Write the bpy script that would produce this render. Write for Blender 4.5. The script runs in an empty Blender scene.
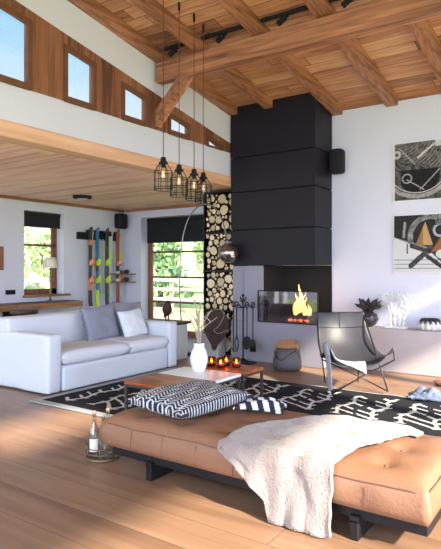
import bpy, bmesh, math, random
from mathutils import Vector, Matrix, Euler, noise
rnd = random.Random(7)
PI = math.pi
scene = bpy.context.scene
COL = scene.collection

# ------------------------------------------------------------------ materials
def new_mat(name):
    m = bpy.data.materials.new(name); m.use_nodes = True
    nt = m.node_tree; b = nt.nodes['Principled BSDF']
    return m, nt, b
def N(nt, kind, **kw):
    n = nt.nodes.new(kind)
    for k, v in kw.items(): setattr(n, k, v)
    return n
def rgb(r, g, b):
    f = lambda c: (c/255/12.92) if c/255 <= .04045 else ((c/255+.055)/1.055)**2.4
    return (f(r), f(g), f(b), 1)
def plain(name, c, rough=.6, metal=0, bump=0, bscale=60, vary=0, vscale=4, trans=0, ior=1.45, spec=.5, sheen=0, coat=0):
    m, nt, b = new_mat(name)
    b.inputs['Roughness'].default_value = rough; b.inputs['Metallic'].default_value = metal
    b.inputs['Base Color'].default_value = c; b.inputs['IOR'].default_value = ior
    b.inputs['Specular IOR Level'].default_value = spec
    b.inputs['Transmission Weight'].default_value = trans
    b.inputs['Sheen Weight'].default_value = sheen; b.inputs['Coat Weight'].default_value = coat
    tc = N(nt, 'ShaderNodeTexCoord')
    nz = N(nt, 'ShaderNodeTexNoise'); nz.inputs['Scale'].default_value = vscale; nz.inputs['Detail'].default_value = 4
    nt.links.new(tc.outputs['Object'], nz.inputs['Vector'])
    mx = N(nt, 'ShaderNodeMix', data_type='RGBA'); mx.inputs['A'].default_value = c
    k = 1 - max(vary, .04)
    mx.inputs['B'].default_value = (c[0]*k, c[1]*k, c[2]*k, 1)
    nt.links.new(nz.outputs['Fac'], mx.inputs['Factor']); nt.links.new(mx.outputs['Result'], b.inputs['Base Color'])
    if bump:
        n2 = N(nt, 'ShaderNodeTexNoise'); n2.inputs['Scale'].default_value = bscale; n2.inputs['Detail'].default_value = 3
        nt.links.new(tc.outputs['Object'], n2.inputs['Vector'])
        bp = N(nt, 'ShaderNodeBump'); bp.inputs['Strength'].default_value = bump; bp.inputs['Distance'].default_value = .01
        nt.links.new(n2.outputs['Fac'], bp.inputs['Height']); nt.links.new(bp.outputs['Normal'], b.inputs['Normal'])
    return m
def wood(name, dark, mid, light, along='X', across='Y', width=.16, length=2.4, gap=.035, rough=.55, knots=.6, gapdark=.35, vary=.7, grain=22, off=0.0):
    m, nt, b = new_mat(name); L = nt.links
    tc = N(nt, 'ShaderNodeTexCoord'); sp = N(nt, 'ShaderNodeSeparateXYZ'); L.new(tc.outputs['Object'], sp.inputs[0])
    def math_(op, a, bb=None):
        n = N(nt, 'ShaderNodeMath', operation=op)
        for i, v in enumerate((a, bb)):
            if v is None: continue
            if isinstance(v, (int, float)): n.inputs[i].default_value = v
            else: L.new(v, n.inputs[i])
        return n.outputs[0]
    A = sp.outputs[along]; C = math_('ADD', sp.outputs[across], off)
    q = math_('DIVIDE', C, width); idx = math_('FLOOR', q); fr = math_('FRACT', q)
    stag = math_('MULTIPLY', math_('FRACT', math_('MULTIPLY', math_('SINE', math_('MULTIPLY', idx, 12.9898)), 437.58)), length)
    q2 = math_('DIVIDE', math_('ADD', A, stag), length); idx2 = math_('FLOOR', q2); fr2 = math_('FRACT', q2)
    cmb = N(nt, 'ShaderNodeCombineXYZ'); L.new(idx, cmb.inputs[0]); L.new(idx2, cmb.inputs[1])
    wn = N(nt, 'ShaderNodeTexWhiteNoise'); L.new(cmb.outputs[0], wn.inputs['Vector'])
    mp = N(nt, 'ShaderNodeMapping')
    sc = {'X': grain, 'Y': grain, 'Z': grain}; sc[along] = grain*.06
    mp.inputs['Scale'].default_value = (sc['X'], sc['Y'], sc['Z']); L.new(tc.outputs['Object'], mp.inputs['Vector'])
    ofs = N(nt, 'ShaderNodeVectorMath', operation='MULTIPLY_ADD'); L.new(wn.outputs['Color'], ofs.inputs[0]); ofs.inputs[1].default_value = (30, 30, 30); L.new(mp.outputs[0], ofs.inputs[2])
    nz = N(nt, 'ShaderNodeTexNoise'); nz.inputs['Scale'].default_value = 1; nz.inputs['Detail'].default_value = 5; nz.inputs['Distortion'].default_value = knots; L.new(ofs.outputs[0], nz.inputs['Vector'])
    f = math_('ADD', math_('MULTIPLY', nz.outputs['Fac'], 1.0), math_('MULTIPLY', math_('SUBTRACT', wn.outputs['Value'], .5), vary*.5))
    cr = N(nt, 'ShaderNodeValToRGB'); e = cr.color_ramp.elements
    e[0].position = .25; e[0].color = dark; e[1].position = .8; e[1].color = light
    k = e.new(.5); k.color = mid
    L.new(f, cr.inputs[0])
    g1 = math_('LESS_THAN', fr, gap); g2 = math_('LESS_THAN', fr2, gap*width/length)
    g = math_('MAXIMUM', g1, g2)
    mx = N(nt, 'ShaderNodeMix', data_type='RGBA'); L.new(g, mx.inputs['Factor']); L.new(cr.outputs[0], mx.inputs['A'])
    mx.inputs['B'].default_value = (dark[0]*gapdark, dark[1]*gapdark, dark[2]*gapdark, 1)
    L.new(mx.outputs['Result'], b.inputs['Base Color']); b.inputs['Roughness'].default_value = rough
    bp = N(nt, 'ShaderNodeBump'); bp.inputs['Strength'].default_value = .25; bp.inputs['Distance'].default_value = .006
    h = math_('SUBTRACT', nz.outputs['Fac'], math_('MULTIPLY', g, 1.5)); L.new(h, bp.inputs['Height']); L.new(bp.outputs['Normal'], b.inputs['Normal'])
    return m
def thin_glass(name, tint=(1, 1, 1, 1), refl=.06):
    m = bpy.data.materials.new(name); m.use_nodes = True; nt = m.node_tree; nt.nodes.clear()
    o = N(nt, 'ShaderNodeOutputMaterial'); t = N(nt, 'ShaderNodeBsdfTransparent'); t.inputs[0].default_value = tint
    g = N(nt, 'ShaderNodeBsdfGlossy'); g.inputs['Roughness'].default_value = .03
    fr = N(nt, 'ShaderNodeLayerWeight'); fr.inputs['Blend'].default_value = .25
    mt = N(nt, 'ShaderNodeMath', operation='MULTIPLY_ADD'); nt.links.new(fr.outputs['Facing'], mt.inputs[0]); mt.inputs[1].default_value = .5; mt.inputs[2].default_value = refl
    mx = N(nt, 'ShaderNodeMixShader'); nt.links.new(mt.outputs[0], mx.inputs[0]); nt.links.new(t.outputs[0], mx.inputs[1]); nt.links.new(g.outputs[0], mx.inputs[2]); nt.links.new(mx.outputs[0], o.inputs[0])
    return m
def emit(name, c, s):
    m, nt, b = new_mat(name); b.inputs['Base Color'].default_value = c
    b.inputs['Emission Color'].default_value = c; b.inputs['Emission Strength'].default_value = s
    return m
def vcol(name, rough=.8, bump=0, bscale=200, sheen=0, scale=1.0):
    m, nt, b = new_mat(name); a = N(nt, 'ShaderNodeVertexColor'); a.layer_name = 'pattern'
    nt.links.new(a.outputs['Color'], b.inputs['Base Color']); b.inputs['Roughness'].default_value = rough
    b.inputs['Sheen Weight'].default_value = sheen; b.inputs['Specular IOR Level'].default_value = .15
    if bump:
        tc = N(nt, 'ShaderNodeTexCoord'); n2 = N(nt, 'ShaderNodeTexNoise'); n2.inputs['Scale'].default_value = bscale
        nt.links.new(tc.outputs['Object'], n2.inputs['Vector'])
        bp = N(nt, 'ShaderNodeBump'); bp.inputs['Strength'].default_value = bump; bp.inputs['Distance'].default_value = .01
        nt.links.new(n2.outputs['Fac'], bp.inputs['Height']); nt.links.new(bp.outputs['Normal'], b.inputs['Normal'])
    return m

M = {}
M['plaster'] = plain('white_plaster', rgb(218, 218, 232), .9, bump=.25, bscale=35, vary=.05, vscale=2)
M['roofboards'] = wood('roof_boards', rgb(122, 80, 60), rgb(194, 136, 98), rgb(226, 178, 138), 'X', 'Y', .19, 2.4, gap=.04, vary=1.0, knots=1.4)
M['beam_x'] = wood('beam_wood_across', rgb(114, 74, 56), rgb(178, 120, 86), rgb(210, 156, 118), 'X', 'Y', 9, 30, gap=0, grain=20, knots=.5)
M['beam_y'] = wood('beam_wood_along', rgb(114, 74, 56), rgb(178, 120, 86), rgb(210, 156, 118), 'Y', 'X', 9, 30, gap=0, grain=20, knots=.5)
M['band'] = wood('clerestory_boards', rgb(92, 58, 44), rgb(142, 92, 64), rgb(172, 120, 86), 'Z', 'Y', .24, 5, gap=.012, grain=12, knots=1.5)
M['lowceil'] = wood('low_ceiling_boards', rgb(214, 162, 148), rgb(246, 200, 184), rgb(252, 220, 208), 'X', 'Y', .15, 3, gap=.03, gapdark=.5, grain=14)
M['fascia'] = wood('fascia_wood', rgb(176, 122, 92), rgb(220, 170, 134), rgb(236, 194, 160), 'Y', 'Z', 9, 30, gap=0, grain=9, knots=1.5)
M['floor'] = wood('floor_planks', rgb(114, 85, 67), rgb(136, 105, 82), rgb(152, 121, 96), 'X', 'Y', .257, 2.6, gap=.016, rough=.38, grain=9, knots=1.2, vary=.35, gapdark=.5, off=-.035)
M['brown_x'] = wood('brown_wood_across', rgb(110, 66, 42), rgb(165, 108, 72), rgb(195, 140, 100), 'X', 'Y', 9, 30, gap=0, grain=25)
M['brown_y'] = wood('brown_wood_long', rgb(100, 66, 46), rgb(156, 110, 78), rgb(190, 146, 110), 'Y', 'X', 9, 30, gap=0, grain=25)
M['brown_z'] = wood('brown_wood_upright', rgb(96, 58, 40), rgb(140, 90, 62), rgb(170, 116, 82), 'Z', 'X', 9, 30, gap=0, grain=25)
M['tabletop'] = wood('table_wood', rgb(112, 56, 28), rgb(168, 92, 48), rgb(200, 128, 76), 'X', 'Y', .12, 1.2, gap=.02, rough=.3, grain=20)
M['hood'] = plain('black_steel_panels', rgb(32, 28, 38), .5, metal=.0, vary=.15, vscale=2, spec=.25)
M['groove'] = plain('panel_gap', rgb(8, 8, 10), .9)
M['grey'] = plain('grey_concrete', rgb(146, 145, 158), .75, bump=.15, bscale=20, vary=.12, vscale=3)
M['bench'] = plain('pale_plaster_bench', rgb(188, 178, 180), .85, bump=.2, bscale=30, vary=.06)
M['black'] = plain('black_metal', rgb(28, 27, 31), .45, metal=.3, vary=.1)
M['blackmatte'] = plain('black_matte', rgb(20, 20, 24), .8)
M['soot'] = plain('sooty_firebox', rgb(24, 22, 26), .85, vary=.3)
M['fabric_w'] = plain('white_slipcover', rgb(208, 214, 224), .95, bump=.35, bscale=160, vary=.04, sheen=.2)
M['fabric_w2'] = plain('white_cushion_linen', rgb(214, 219, 228), .95, bump=.35, bscale=140, vary=.04)
M['fabric_g'] = plain('grey_cushion_linen', rgb(138, 141, 156), .95, bump=.4, bscale=140, vary=.08)
M['leather'] = plain('tan_leather', rgb(140, 101, 77), .45, bump=.25, bscale=70, vary=.16, vscale=5)
M['seam'] = plain('dark_tan_stitching', rgb(116, 86, 66), .6)
M['throw'] = plain('cream_fleece', rgb(152, 139, 134), 1, bump=.9, bscale=90, vary=.12, vscale=40, sheen=.4)
M['chairleather'] = plain('grey_black_leather', rgb(56, 56, 64), .5, bump=.15, bscale=40, vary=.4, vscale=6)
M['fur'] = plain('pale_grey_throw', rgb(168, 172, 182), 1, bump=.8, bscale=60, vary=.3, vscale=14)
M['rod'] = plain('dark_steel_rod', rgb(52, 48, 50), .4, metal=.6)
M['marble'] = plain('white_tabletop', rgb(236, 236, 238), .3, vary=.03)
M['legmetal'] = plain('grey_steel_legs', rgb(74, 72, 76), .4, metal=.6)
M['ceramic'] = plain('white_ceramic', rgb(232, 231, 232), .55, vary=.04)
M['twig'] = plain('pale_dry_twig', rgb(176, 160, 146), .9)
M['bark'] = plain('log_bark', rgb(82, 60, 46), .95, bump=.8, bscale=60, vary=.5, vscale=25)
M['glass'] = thin_glass('window_glass', (.97, .99, 1, 1), .03)
M['fireglass'] = thin_glass('smoky_fire_glass', (.72, .70, .74, 1), .05)
M['bottleglass'] = thin_glass('clear_bottle_glass', (.93, .93, .90, 1), .10)
M['cork'] = plain('cork', rgb(170, 146, 122), .9)
M['paper'] = plain('white_paper_label', rgb(232, 230, 226), .9)
M['amber'] = thin_glass('amber_glass', (.75, .30, .08, 1), .05)
M['flame'] = emit('candle_flame', (1, .55, .12, 1), 60)
M['fire'] = emit('fire_flame', (1, .50, .14, 1), 4.2)
M['ember'] = emit('glowing_ember', (1, .16, .04, 1), 2.5)
M['smoke'] = plain('smoked_mirror_globe', rgb(150, 142, 140), .05, metal=.9, spec=.8)
M['lampchrome'] = plain('brushed_lamp_metal', rgb(140, 136, 136), .3, metal=.9)
M['shade'] = plain('cream_lampshade', rgb(238, 226, 206), .9)
M['bronze'] = plain('tarnished_bronze', rgb(128, 108, 84), .4, metal=.6)
M['rust'] = plain('rusty_brown_bird', rgb(58, 38, 36), .6, bump=.6, bscale=60, vary=.3)
M['bellow'] = plain('dark_brown_leather', rgb(58, 38, 34), .8, bump=.5, bscale=40, vary=.3, vscale=12)
M['weather'] = plain('weathered_white_paint', rgb(206, 206, 204), .9, bump=.4, bscale=30, vary=.35, vscale=9)
M['darktop'] = plain('dark_stained_top', rgb(70, 56, 54), .5, vary=.3)
M['basket'] = plain('dark_grey_metal_basket', rgb(104, 101, 108), .55, metal=.3, bump=.6, bscale=60, vary=.3, vscale=16)
M['vaseg'] = plain('dark_ribbed_glass', rgb(62, 56, 62), .18, vary=.3)
M['leafd'] = plain('dark_leaves', rgb(54, 52, 56), .6, vary=.3)
M['coral'] = plain('white_coral', rgb(240, 240, 242), .8)
M['pumpkin'] = plain('white_ribbed_ceramic', rgb(214, 214, 216), .5)
M['copper'] = plain('rose_metal', rgb(196, 128, 96), .35, metal=.5)
M['lime'] = plain('lime_paint', rgb(200, 224, 60), .4)
M['orange'] = plain('orange_paint', rgb(226, 120, 76), .4)
M['blue'] = plain('blue_paint', rgb(36, 106, 150), .35)
M['redw'] = plain('rust_red_paint', rgb(160, 78, 52), .4)
M['navy'] = plain('dark_navy_paint', rgb(38, 38, 52), .35)
M['pale'] = plain('pale_grey_paint', rgb(206, 208, 206), .4)
M['slate'] = plain('slate_blue_cloth', rgb(112, 124, 152), .95, bump=.4, bscale=60, vary=.4, vscale=20)
M['blind'] = plain('black_blind', rgb(30, 30, 36), .85)
M['bulb'] = emit('warm_filament', (1, .75, .45, 1), 1.5)
M['grass'] = plain('meadow_grass', rgb(190, 205, 130), .95, vary=.4, vscale=3)
M['leafa'] = plain('sunny_foliage', rgb(190, 208, 150), .9, vary=.3, vscale=1.5)
M['leafb'] = plain('spruce_foliage', rgb(140, 172, 118), .9, vary=.45, vscale=1.5)
M['fence'] = plain('sun_bleached_wood', rgb(206, 176, 160), .9, vary=.2)
M['fence_w'] = plain('white_painted_rail', rgb(236, 230, 222), .9, vary=.05)
M['rug'] = vcol('woven_rug', .95, .5, 220)
M['maze'] = vcol('maze_cushion_fabric', .9, .4, 260)
M['art'] = vcol('printed_canvas', .8)
M['frame'] = plain('brown_window_frame', rgb(122, 78, 54), .6, bump=.2, bscale=30, vary=.35, vscale=9)
def log_cut(name, c1, c2):
    m, nt, b = new_mat(name); tc = N(nt, 'ShaderNodeTexCoord')
    w = N(nt, 'ShaderNodeTexWave', wave_type='RINGS', rings_direction='Y'); w.inputs['Scale'].default_value = 9; w.inputs['Distortion'].default_value = 1.5
    oi = N(nt, 'ShaderNodeObjectInfo')
    nt.links.new(tc.outputs['Object'], w.inputs['Vector'])
    mx = N(nt, 'ShaderNodeMix', data_type='RGBA'); mx.inputs['A'].default_value = c1; mx.inputs['B'].default_value = c2
    nt.links.new(w.outputs['Fac'], mx.inputs['Factor'])
    hs = N(nt, 'ShaderNodeHueSaturation'); mr = N(nt, 'ShaderNodeMapRange'); mr.inputs['To Min'].default_value = .65; mr.inputs['To Max'].default_value = 1.1
    nt.links.new(oi.outputs['Random'], mr.inputs[0]); nt.links.new(mr.outputs[0], hs.inputs['Value']); nt.links.new(mx.outputs['Result'], hs.inputs['Color'])
    nt.links.new(hs.outputs[0], b.inputs['Base Color']); b.inputs['Roughness'].default_value = .9
    return m
M['logcut'] = log_cut('cut_log_face', rgb(240, 220, 188), rgb(216, 186, 146))

# ------------------------------------------------------------------ mesh helpers
class MB:
    def __init__(s): s.bm = bmesh.new(); s.mi = 0
    def _new(s, vs, fs):
        v = [s.bm.verts.new(p) for p in vs]; out = []
        for f in fs:
            try:
                q = s.bm.faces.new([v[i] for i in f]); q.material_index = s.mi; out.append(q)
            except ValueError: pass
        return v, out
    def box(s, x0, x1, y0, y1, z0, z1, bev=0, mat=None, seg=1):
        vs = [(x, y, z) for x in (x0, x1) for y in (y0, y1) for z in (z0, z1)]
        fs = [(0, 1, 3, 2), (4, 6, 7, 5), (0, 4, 5, 1), (2, 3, 7, 6), (0, 2, 6, 4), (1, 5, 7, 3)]
        v, f = s._new(vs, fs)
        if bev:
            ed = list({e for q in f for e in q.edges})
            r = bmesh.ops.bevel(s.bm, geom=ed, offset=bev, segments=seg, profile=.5, affect='EDGES')
            v = list({x for q in r['faces'] for x in q.verts} | {x for x in v if x.is_valid})
        if mat is not None:
            for x in v: x.co = mat @ x.co
        return s
    def prism(s, poly, axis, a0, a1):
        def p(u, w, a): return {'X': (a, u, w), 'Y': (u, a, w), 'Z': (u, w, a)}[axis]
        n = len(poly); vs = [p(u, w, a0) for u, w in poly]+[p(u, w, a1) for u, w in poly]
        s._new(vs, [tuple(range(n)), tuple(range(2*n-1, n-1, -1))]+[(i, (i+1) % n, n+(i+1) % n, n+i) for i in range(n)])
        return s
    def tube(s, pts, r, n=8, closed=False):
        pts = [Vector(p) for p in pts]; rs = r if isinstance(r, (list, tuple)) else [r]*len(pts)
        rings = []; up = None
        m = len(pts)
        for i, p in enumerate(pts):
            a = pts[(i-1) % m] if (closed or i > 0) else p; b = pts[(i+1) % m] if (closed or i < m-1) else p
            t = (b-a).normalized() if (b-a).length > 1e-9 else Vector((0, 0, 1))
            if up is None: up = Vector((0, 0, 1)) if abs(t.z) < .9 else Vector((1, 0, 0))
            sd = t.cross(up)
            if sd.length < 1e-6: sd = t.cross(Vector((0, 1, .1)))
            sd.normalize(); up = sd.cross(t).normalized()
            rings.append([s.bm.verts.new(p+rs[i]*(math.cos(2*PI*k/n)*sd+math.sin(2*PI*k/n)*up)) for k in range(n)])
        def q(f):
            try: x = s.bm.faces.new(f); x.material_index = s.mi; x.smooth = True
            except ValueError: pass
        for i in range(m if closed else m-1):
            A = rings[i]; B = rings[(i+1) % m]
            for k in range(n): q((A[k], A[(k+1) % n], B[(k+1) % n], B[k]))
        if not closed: q(rings[0][::-1]); q(rings[-1])
        return s
    def lathe(s, prof, c=(0, 0, 0), n=20, rib=0, nrib=0, cap=True, sx=1, sy=1, rot=None):
        c = Vector(c); rings = []
        for r, z in prof:
            ring = []
            for k in range(n):
                a = 2*PI*k/n; rr = r*(1+rib*math.cos(nrib*a)); v = Vector((rr*math.cos(a)*sx, rr*math.sin(a)*sy, z))
                if rot: v = rot @ v
                ring.append(s.bm.verts.new(c+v))
            rings.append(ring)
        for A, B in zip(rings, rings[1:]):
            for k in range(n):
                f = s.bm.faces.new((A[k], A[(k+1) % n], B[(k+1) % n], B[k])); f.smooth = True; f.material_index = s.mi
        if cap:
            for R in (rings[0][::-1], rings[-1]):
                f = s.bm.faces.new(R); f.material_index = s.mi
        return s
    def sphere(s, c, r, n=16, m=10, sx=1, sy=1, sz=1):
        prof = [(max(r*math.sin(PI*i/m), r*.02), -r*math.cos(PI*i/m)*sz) for i in range(m+1)]
        return s.lathe(prof, c, n, sx=sx, sy=sy)
    def grid(s, fn, nu, nv, closed_u=False):
        V = [[s.bm.verts.new(fn(i/nu, j/nv)) for j in range(nv+1)] for i in range(nu+1)]
        for i in range(nu):
            for j in range(nv):
                f = s.bm.faces.new((V[i][j], V[i+1][j], V[i+1][j+1], V[i][j+1])); f.smooth = True; f.material_index = s.mi
        return V
def cr(p0, p1, p2, p3, t):
    return .5*((2*p1)+(-p0+p2)*t+(2*p0-5*p1+4*p2-p3)*t*t+(-p0+3*p1-3*p2+p3)*t*t*t)
def spline(P, t):
    n = len(P)-1; x = min(max(t, 0), 1)*n; i = min(int(x), n-1); f = x-i
    g = lambda k: P[k] if 0 <= k <= n else (2*P[0]-P[1] if k < 0 else 2*P[n]-P[n-1])
    return cr(g(i-1), g(i), g(i+1), g(i+2), f)
def patchfn(rows):
    rows = [[Vector(p) for p in r] for r in rows]
    return lambda u, v: spline([spline(r, v) for r in rows], u)
def curve(pts, n=24):
    P = [Vector(p) for p in pts]; return [spline(P, i/n) for i in range(n+1)]

def wloc(o):
    v = Vector((0, 0, 0))
    while o is not None: v = v+o.location; o = o.parent
    return v
def obj(name, mb, mats, parent=None, origin=None, smooth=False, solid=0, sub=0, recalc=True):
    bm = mb.bm if isinstance(mb, MB) else mb
    if recalc: bmesh.ops.recalc_face_normals(bm, faces=bm.faces[:])
    me = bpy.data.meshes.new(name); bm.to_mesh(me); bm.free()
    for m in (mats if isinstance(mats, (list, tuple)) else [mats]): me.materials.append(m)
    if smooth:
        for p in me.polygons: p.use_smooth = True
    o = bpy.data.objects.new(name, me); COL.objects.link(o)
    if origin is None:
        origin = wloc(parent)
    origin = Vector(origin)
    me.transform(Matrix.Translation(-origin))
    o.parent = parent; o.location = origin-wloc(parent)
    if sub: 
        d = o.modifiers.new('sub', 'SUBSURF'); d.levels = sub; d.render_levels = sub
    if solid:
        d = o.modifiers.new('solid', 'SOLIDIFY'); d.thickness = solid; d.offset = 0
    return o
def thing(name, label, cat, loc=(0, 0, 0), group=None):
    o = bpy.data.objects.new(name, None); COL.objects.link(o); o.location = loc; o.empty_display_size = .1
    return tag(o, label, cat, group)
def tag(o, label=None, cat=None, group=None, kind=None):
    if label: o['label'] = label
    if cat: o['category'] = cat
    if group: o['group'] = group
    if kind: o['kind'] = kind
    return o
def struct(name, mb, mat, parent=None, **k):
    o = obj(name, mb, mat, parent, **k)
    if parent is None: o['kind'] = 'structure'
    return o
def dup(root, loc, label=None, scale=None, group=None):
    r = root.copy(); COL.objects.link(r); r.location = loc
    if label: r['label'] = label
    if group: r['group'] = group
    if scale: r.scale = scale
    for ch in list(root.children):
        c = ch.copy(); COL.objects.link(c); c.parent = r
        for g in list(ch.children):
            d = g.copy(); COL.objects.link(d); d.parent = c
    return r
def paint(o, fn):
    me = o.data; at = me.color_attributes.new('pattern', 'FLOAT_COLOR', 'CORNER')
    for p in me.polygons:
        c = fn(p)
        for li in p.loop_indices: at.data[li].color = (c[0], c[1], c[2], 1)

# ------------------------------------------------------------------ room
XL, XC, XS, XR = -8.35, -4.6, -3.2, 2.5
YB, YW, YF = -1.6, 7.5, 8.5
ZL = 2.6
RS = .165
def roof(y): return 3.775-RS*(y-6.92)

def wall_open(mb, axis, a0, a1, u0, u1, z0, z1, ops):
    us = sorted({u0, u1, *[o[0] for o in ops], *[o[1] for o in ops]}); zs = sorted({z0, z1, *[o[2] for o in ops], *[o[3] for o in ops]})
    for i in range(len(us)-1):
        zstart = None
        for j in range(len(zs)):
            if j < len(zs)-1:
                cu = (us[i]+us[i+1])/2; cz = (zs[j]+zs[j+1])/2
                solid = not any(o[0] < cu < o[1] and o[2] < cz < o[3] for o in ops)
            else: solid = False
            if solid and zstart is None: zstart = zs[j]
            if not solid and zstart is not None:
                if axis == 'X': mb.box(a0, a1, us[i], us[i+1], zstart, zs[j])
                else: mb.box(us[i], us[i+1], a0, a1, zstart, zs[j])
                zstart = None
b = MB(); b.box(-8.8, XR+.3, YB-.3, 9.1, -.12, 0); struct('floor', b, M['floor'], origin=(0, 0, 0))
b = MB(); b.prism([(YB-.3, roof(YB-.3)), (YW+.3, roof(YW+.3)), (YW+.3, roof(YW+.3)+.15), (YB-.3, roof(YB-.3)+.15)], 'X', XC-.45, XR+.4)
struct('ceiling', b, M['roofboards'], origin=(0, 0, 0))
b = MB(); b.box(XL-.35, XC-.02, YB-.3, YF+.6, ZL, ZL+.1); struct('ceiling', b, M['lowceil'], origin=(0, 0, 0))
b = MB(); b.box(XC-.2, XC+.02, YB, YW, ZL-.01, 2.745, .008); struct('trim_1', b, M['fascia'], origin=(0, 0, 0))

# far-left wall with the skis and the small window
SW = (6.03, 6.9, .88, 2.39)
b = MB(); wall_open(b, 'X', XL-.3, XL, YB, YF, 0, ZL, [SW, (-1.3, 4.5, .05, 2.5)]); struct('wall_left', b, M['plaster'])  # second, larger opening is unseen, added to brighten the alcove
# window wall of the alcove
FW = (-7.86, -5.75, .06, 2.41)
b = MB(); wall_open(b, 'Y', YF, YF+.32, XL-.3, -5.3, 0, ZL, [(FW[0], FW[1], 0, FW[3])]); struct('wall_far', b, M['plaster'])
b = MB(); b.box(-5.5, -5.32, YW, YF, 0, ZL); struct('wall_return', b, M['plaster'])
# fireplace wall
b = MB(); b.prism([(-5.5, 0), (XR+.2, 0), (XR+.2, roof(YW)-.002), (XC-.2, roof(YW)-.002), (XC-.2, ZL), (-5.5, ZL)], 'Y', YW, YW+.25); struct('wall_fireplace', b, M['plaster'])
# clerestory wall: plaster below and above the board band, boards with five openings
PAN = [(3.0, 3.336), (3.833, 4.166), (4.672, 5.005), (5.511, 5.853), (6.349, 6.66)]
def ptop(y): return 3.642-.187*(y-3.833)
def btop(y): return 3.80-.18*(y-3.833)
b = MB()
b.box(XC-.06, XC, YB, YW, 2.735, 3.10)
b.prism([(YB, btop(YB)), (YW, btop(YW)), (YW, roof(YW)+.01), (YB, roof(YB)+.01)], 'X', XC-.2, XC)
struct('wall_clerestory', b, M['plaster'])
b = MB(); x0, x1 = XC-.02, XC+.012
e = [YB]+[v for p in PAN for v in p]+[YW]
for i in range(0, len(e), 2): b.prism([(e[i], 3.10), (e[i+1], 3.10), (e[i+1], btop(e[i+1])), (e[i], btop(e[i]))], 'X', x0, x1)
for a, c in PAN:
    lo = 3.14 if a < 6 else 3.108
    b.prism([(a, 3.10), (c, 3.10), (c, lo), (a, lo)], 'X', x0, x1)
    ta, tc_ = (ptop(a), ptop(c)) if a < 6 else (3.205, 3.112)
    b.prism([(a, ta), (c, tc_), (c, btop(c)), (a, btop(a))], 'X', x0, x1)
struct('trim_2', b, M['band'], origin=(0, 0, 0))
wi = 1
for a, c in PAN:
    f = MB(); t = .035; (za, zc) = (ptop(a), ptop(c)) if a < 6 else (3.225, 3.132); zl = 3.15 if a < 6 else 3.112
    f.prism([(a-.04, 3.09), (c+.04, 3.09), (c+.04, zl), (a-.04, zl)], 'X', x1, x1+.03)
    f.prism([(a-.04, za-.02), (c+.04, zc-.02), (c+.04, zc+.04), (a-.04, za+.04)], 'X', x1, x1+.03)
    f.prism([(a-.045, 3.10), (a, 3.10), (a, za+.04), (a-.045, za+.045)], 'X', x1, x1+.022)
    f.prism([(c, 3.10), (c+.05, 3.10), (c+.05, zc+.03), (c, zc+.04)], 'X', x1, x1+.035)
    w = struct('window_%d' % wi, f, M['frame'], origin=(0, 0, 0)); wi += 1
    g = MB(); g.prism([(a, 3.12), (c, 3.12), (c, zc+.01), (a, za+.01)], 'X', XC-.012, XC-.006); obj('window_pane', g, M['glass'], w)
# off-camera walls; openings added and sized to shape sun patches and interior daylight
b = MB(); wall_open(b, 'X', XR, XR+.12, YB, YW, 0, 4.75, [(-.6, 4.15, 0.0, 2.8), (4.35, 5.6, .0, 3.85), (5.8, 7.25, .0, 2.92), (6.0, 6.9, 3.55, 3.74), (.85, 2.0, 3.62, 4.12)]); struct('wall_right', b, M['plaster'])
b = MB(); wall_open(b, 'Y', YB-.25, YB, -8.6, XR+.2, 0, 5.3, [(-8.2, -4.8, .05, 2.5), (-4.3, 2.1, .05, 3.9)]); struct('wall_back', b, M['plaster'])

# trims of the low ceiling and of the fireplace wall
b = MB(); b.box(XL, XL+.05, YB, YF, ZL-.05, ZL, .006); struct('trim_3', b, M['brown_y'], origin=(0, 0, 0))
b = MB(); b.box(XL, -5.3, YF-.05, YF, ZL-.05, ZL, .006); struct('trim_4', b, M['brown_x'], origin=(0, 0, 0))
b = MB(); b.box(XS-.2, XR, YW-.05, YW, roof(YW)-.06, roof(YW)+.02); struct('trim_5', b, M['beam_x'], origin=(0, 0, 0))
b = MB(); b.box(-1.6, XR, YW-.015, YW, 0, .02); 

# rafters and purlin
RG = 'sloping roof rafters of the tall room'
RX = [(-4.60, -4.46, 'timber rafter hugging the white clerestory wall, from top left to chimney'),
      (-3.99, -3.86, 'timber rafter ending on the top middle of the black chimney hood'),
      (-3.18, -3.04, 'timber rafter running down along the right corner of the chimney hood'),
      (-2.41, -2.25, 'timber rafter ending on the white wall just right of the chimney hood'),
      (-1.62, -1.46, 'rightmost timber rafter, cut by the right edge of the photo')]
for i, (xa, xb, lab) in enumerate(RX):
    ye = 6.94 if i == 1 else YW-.0
    b = MB(); ya = YB
    b.prism([(ya, roof(ya)-.115), (ye, roof(ye)-.115), (ye, roof(ye)), (ya, roof(ya))], 'X', xa, xb)
    o = obj('ceiling_rafter', b, M['beam_y'], None, origin=((xa+xb)/2, ye, roof(ye)-.115)); tag(o, lab, 'rafter', RG)
for xa in (-.84, -.05, .75, 1.55):
    b = MB(); b.prism([(YB, roof(YB)-.15), (YW, roof(YW)-.15), (YW, roof(YW)), (YB, roof(YB))], 'X', xa, xa+.16)
    o = obj('ceiling_rafter', b, M['beam_y'], None, origin=(xa, YW, roof(YW)-.15)); tag(o, 'timber rafter beyond the right edge of the photo', 'rafter', 'rafters out of frame on the right')
b = MB(); b.box(XC+.03, XR, 5.2, 5.34, 3.675, roof(5.34)-.117, .012); o = obj('ceiling_beam', b, M['beam_x'], None, origin=(XC, 5.29, 3.65)); tag(o, 'thick horizontal timber beam crossing under the rafters, above the pendants', 'beam')
b = MB(); d = Vector((.42, 0, .42)).normalized()
b.prism([(-4.585, 3.14), (-4.585, 3.34), (-4.24, 3.674), (-4.06, 3.674)], 'Y', 5.22, 5.33)
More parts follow.
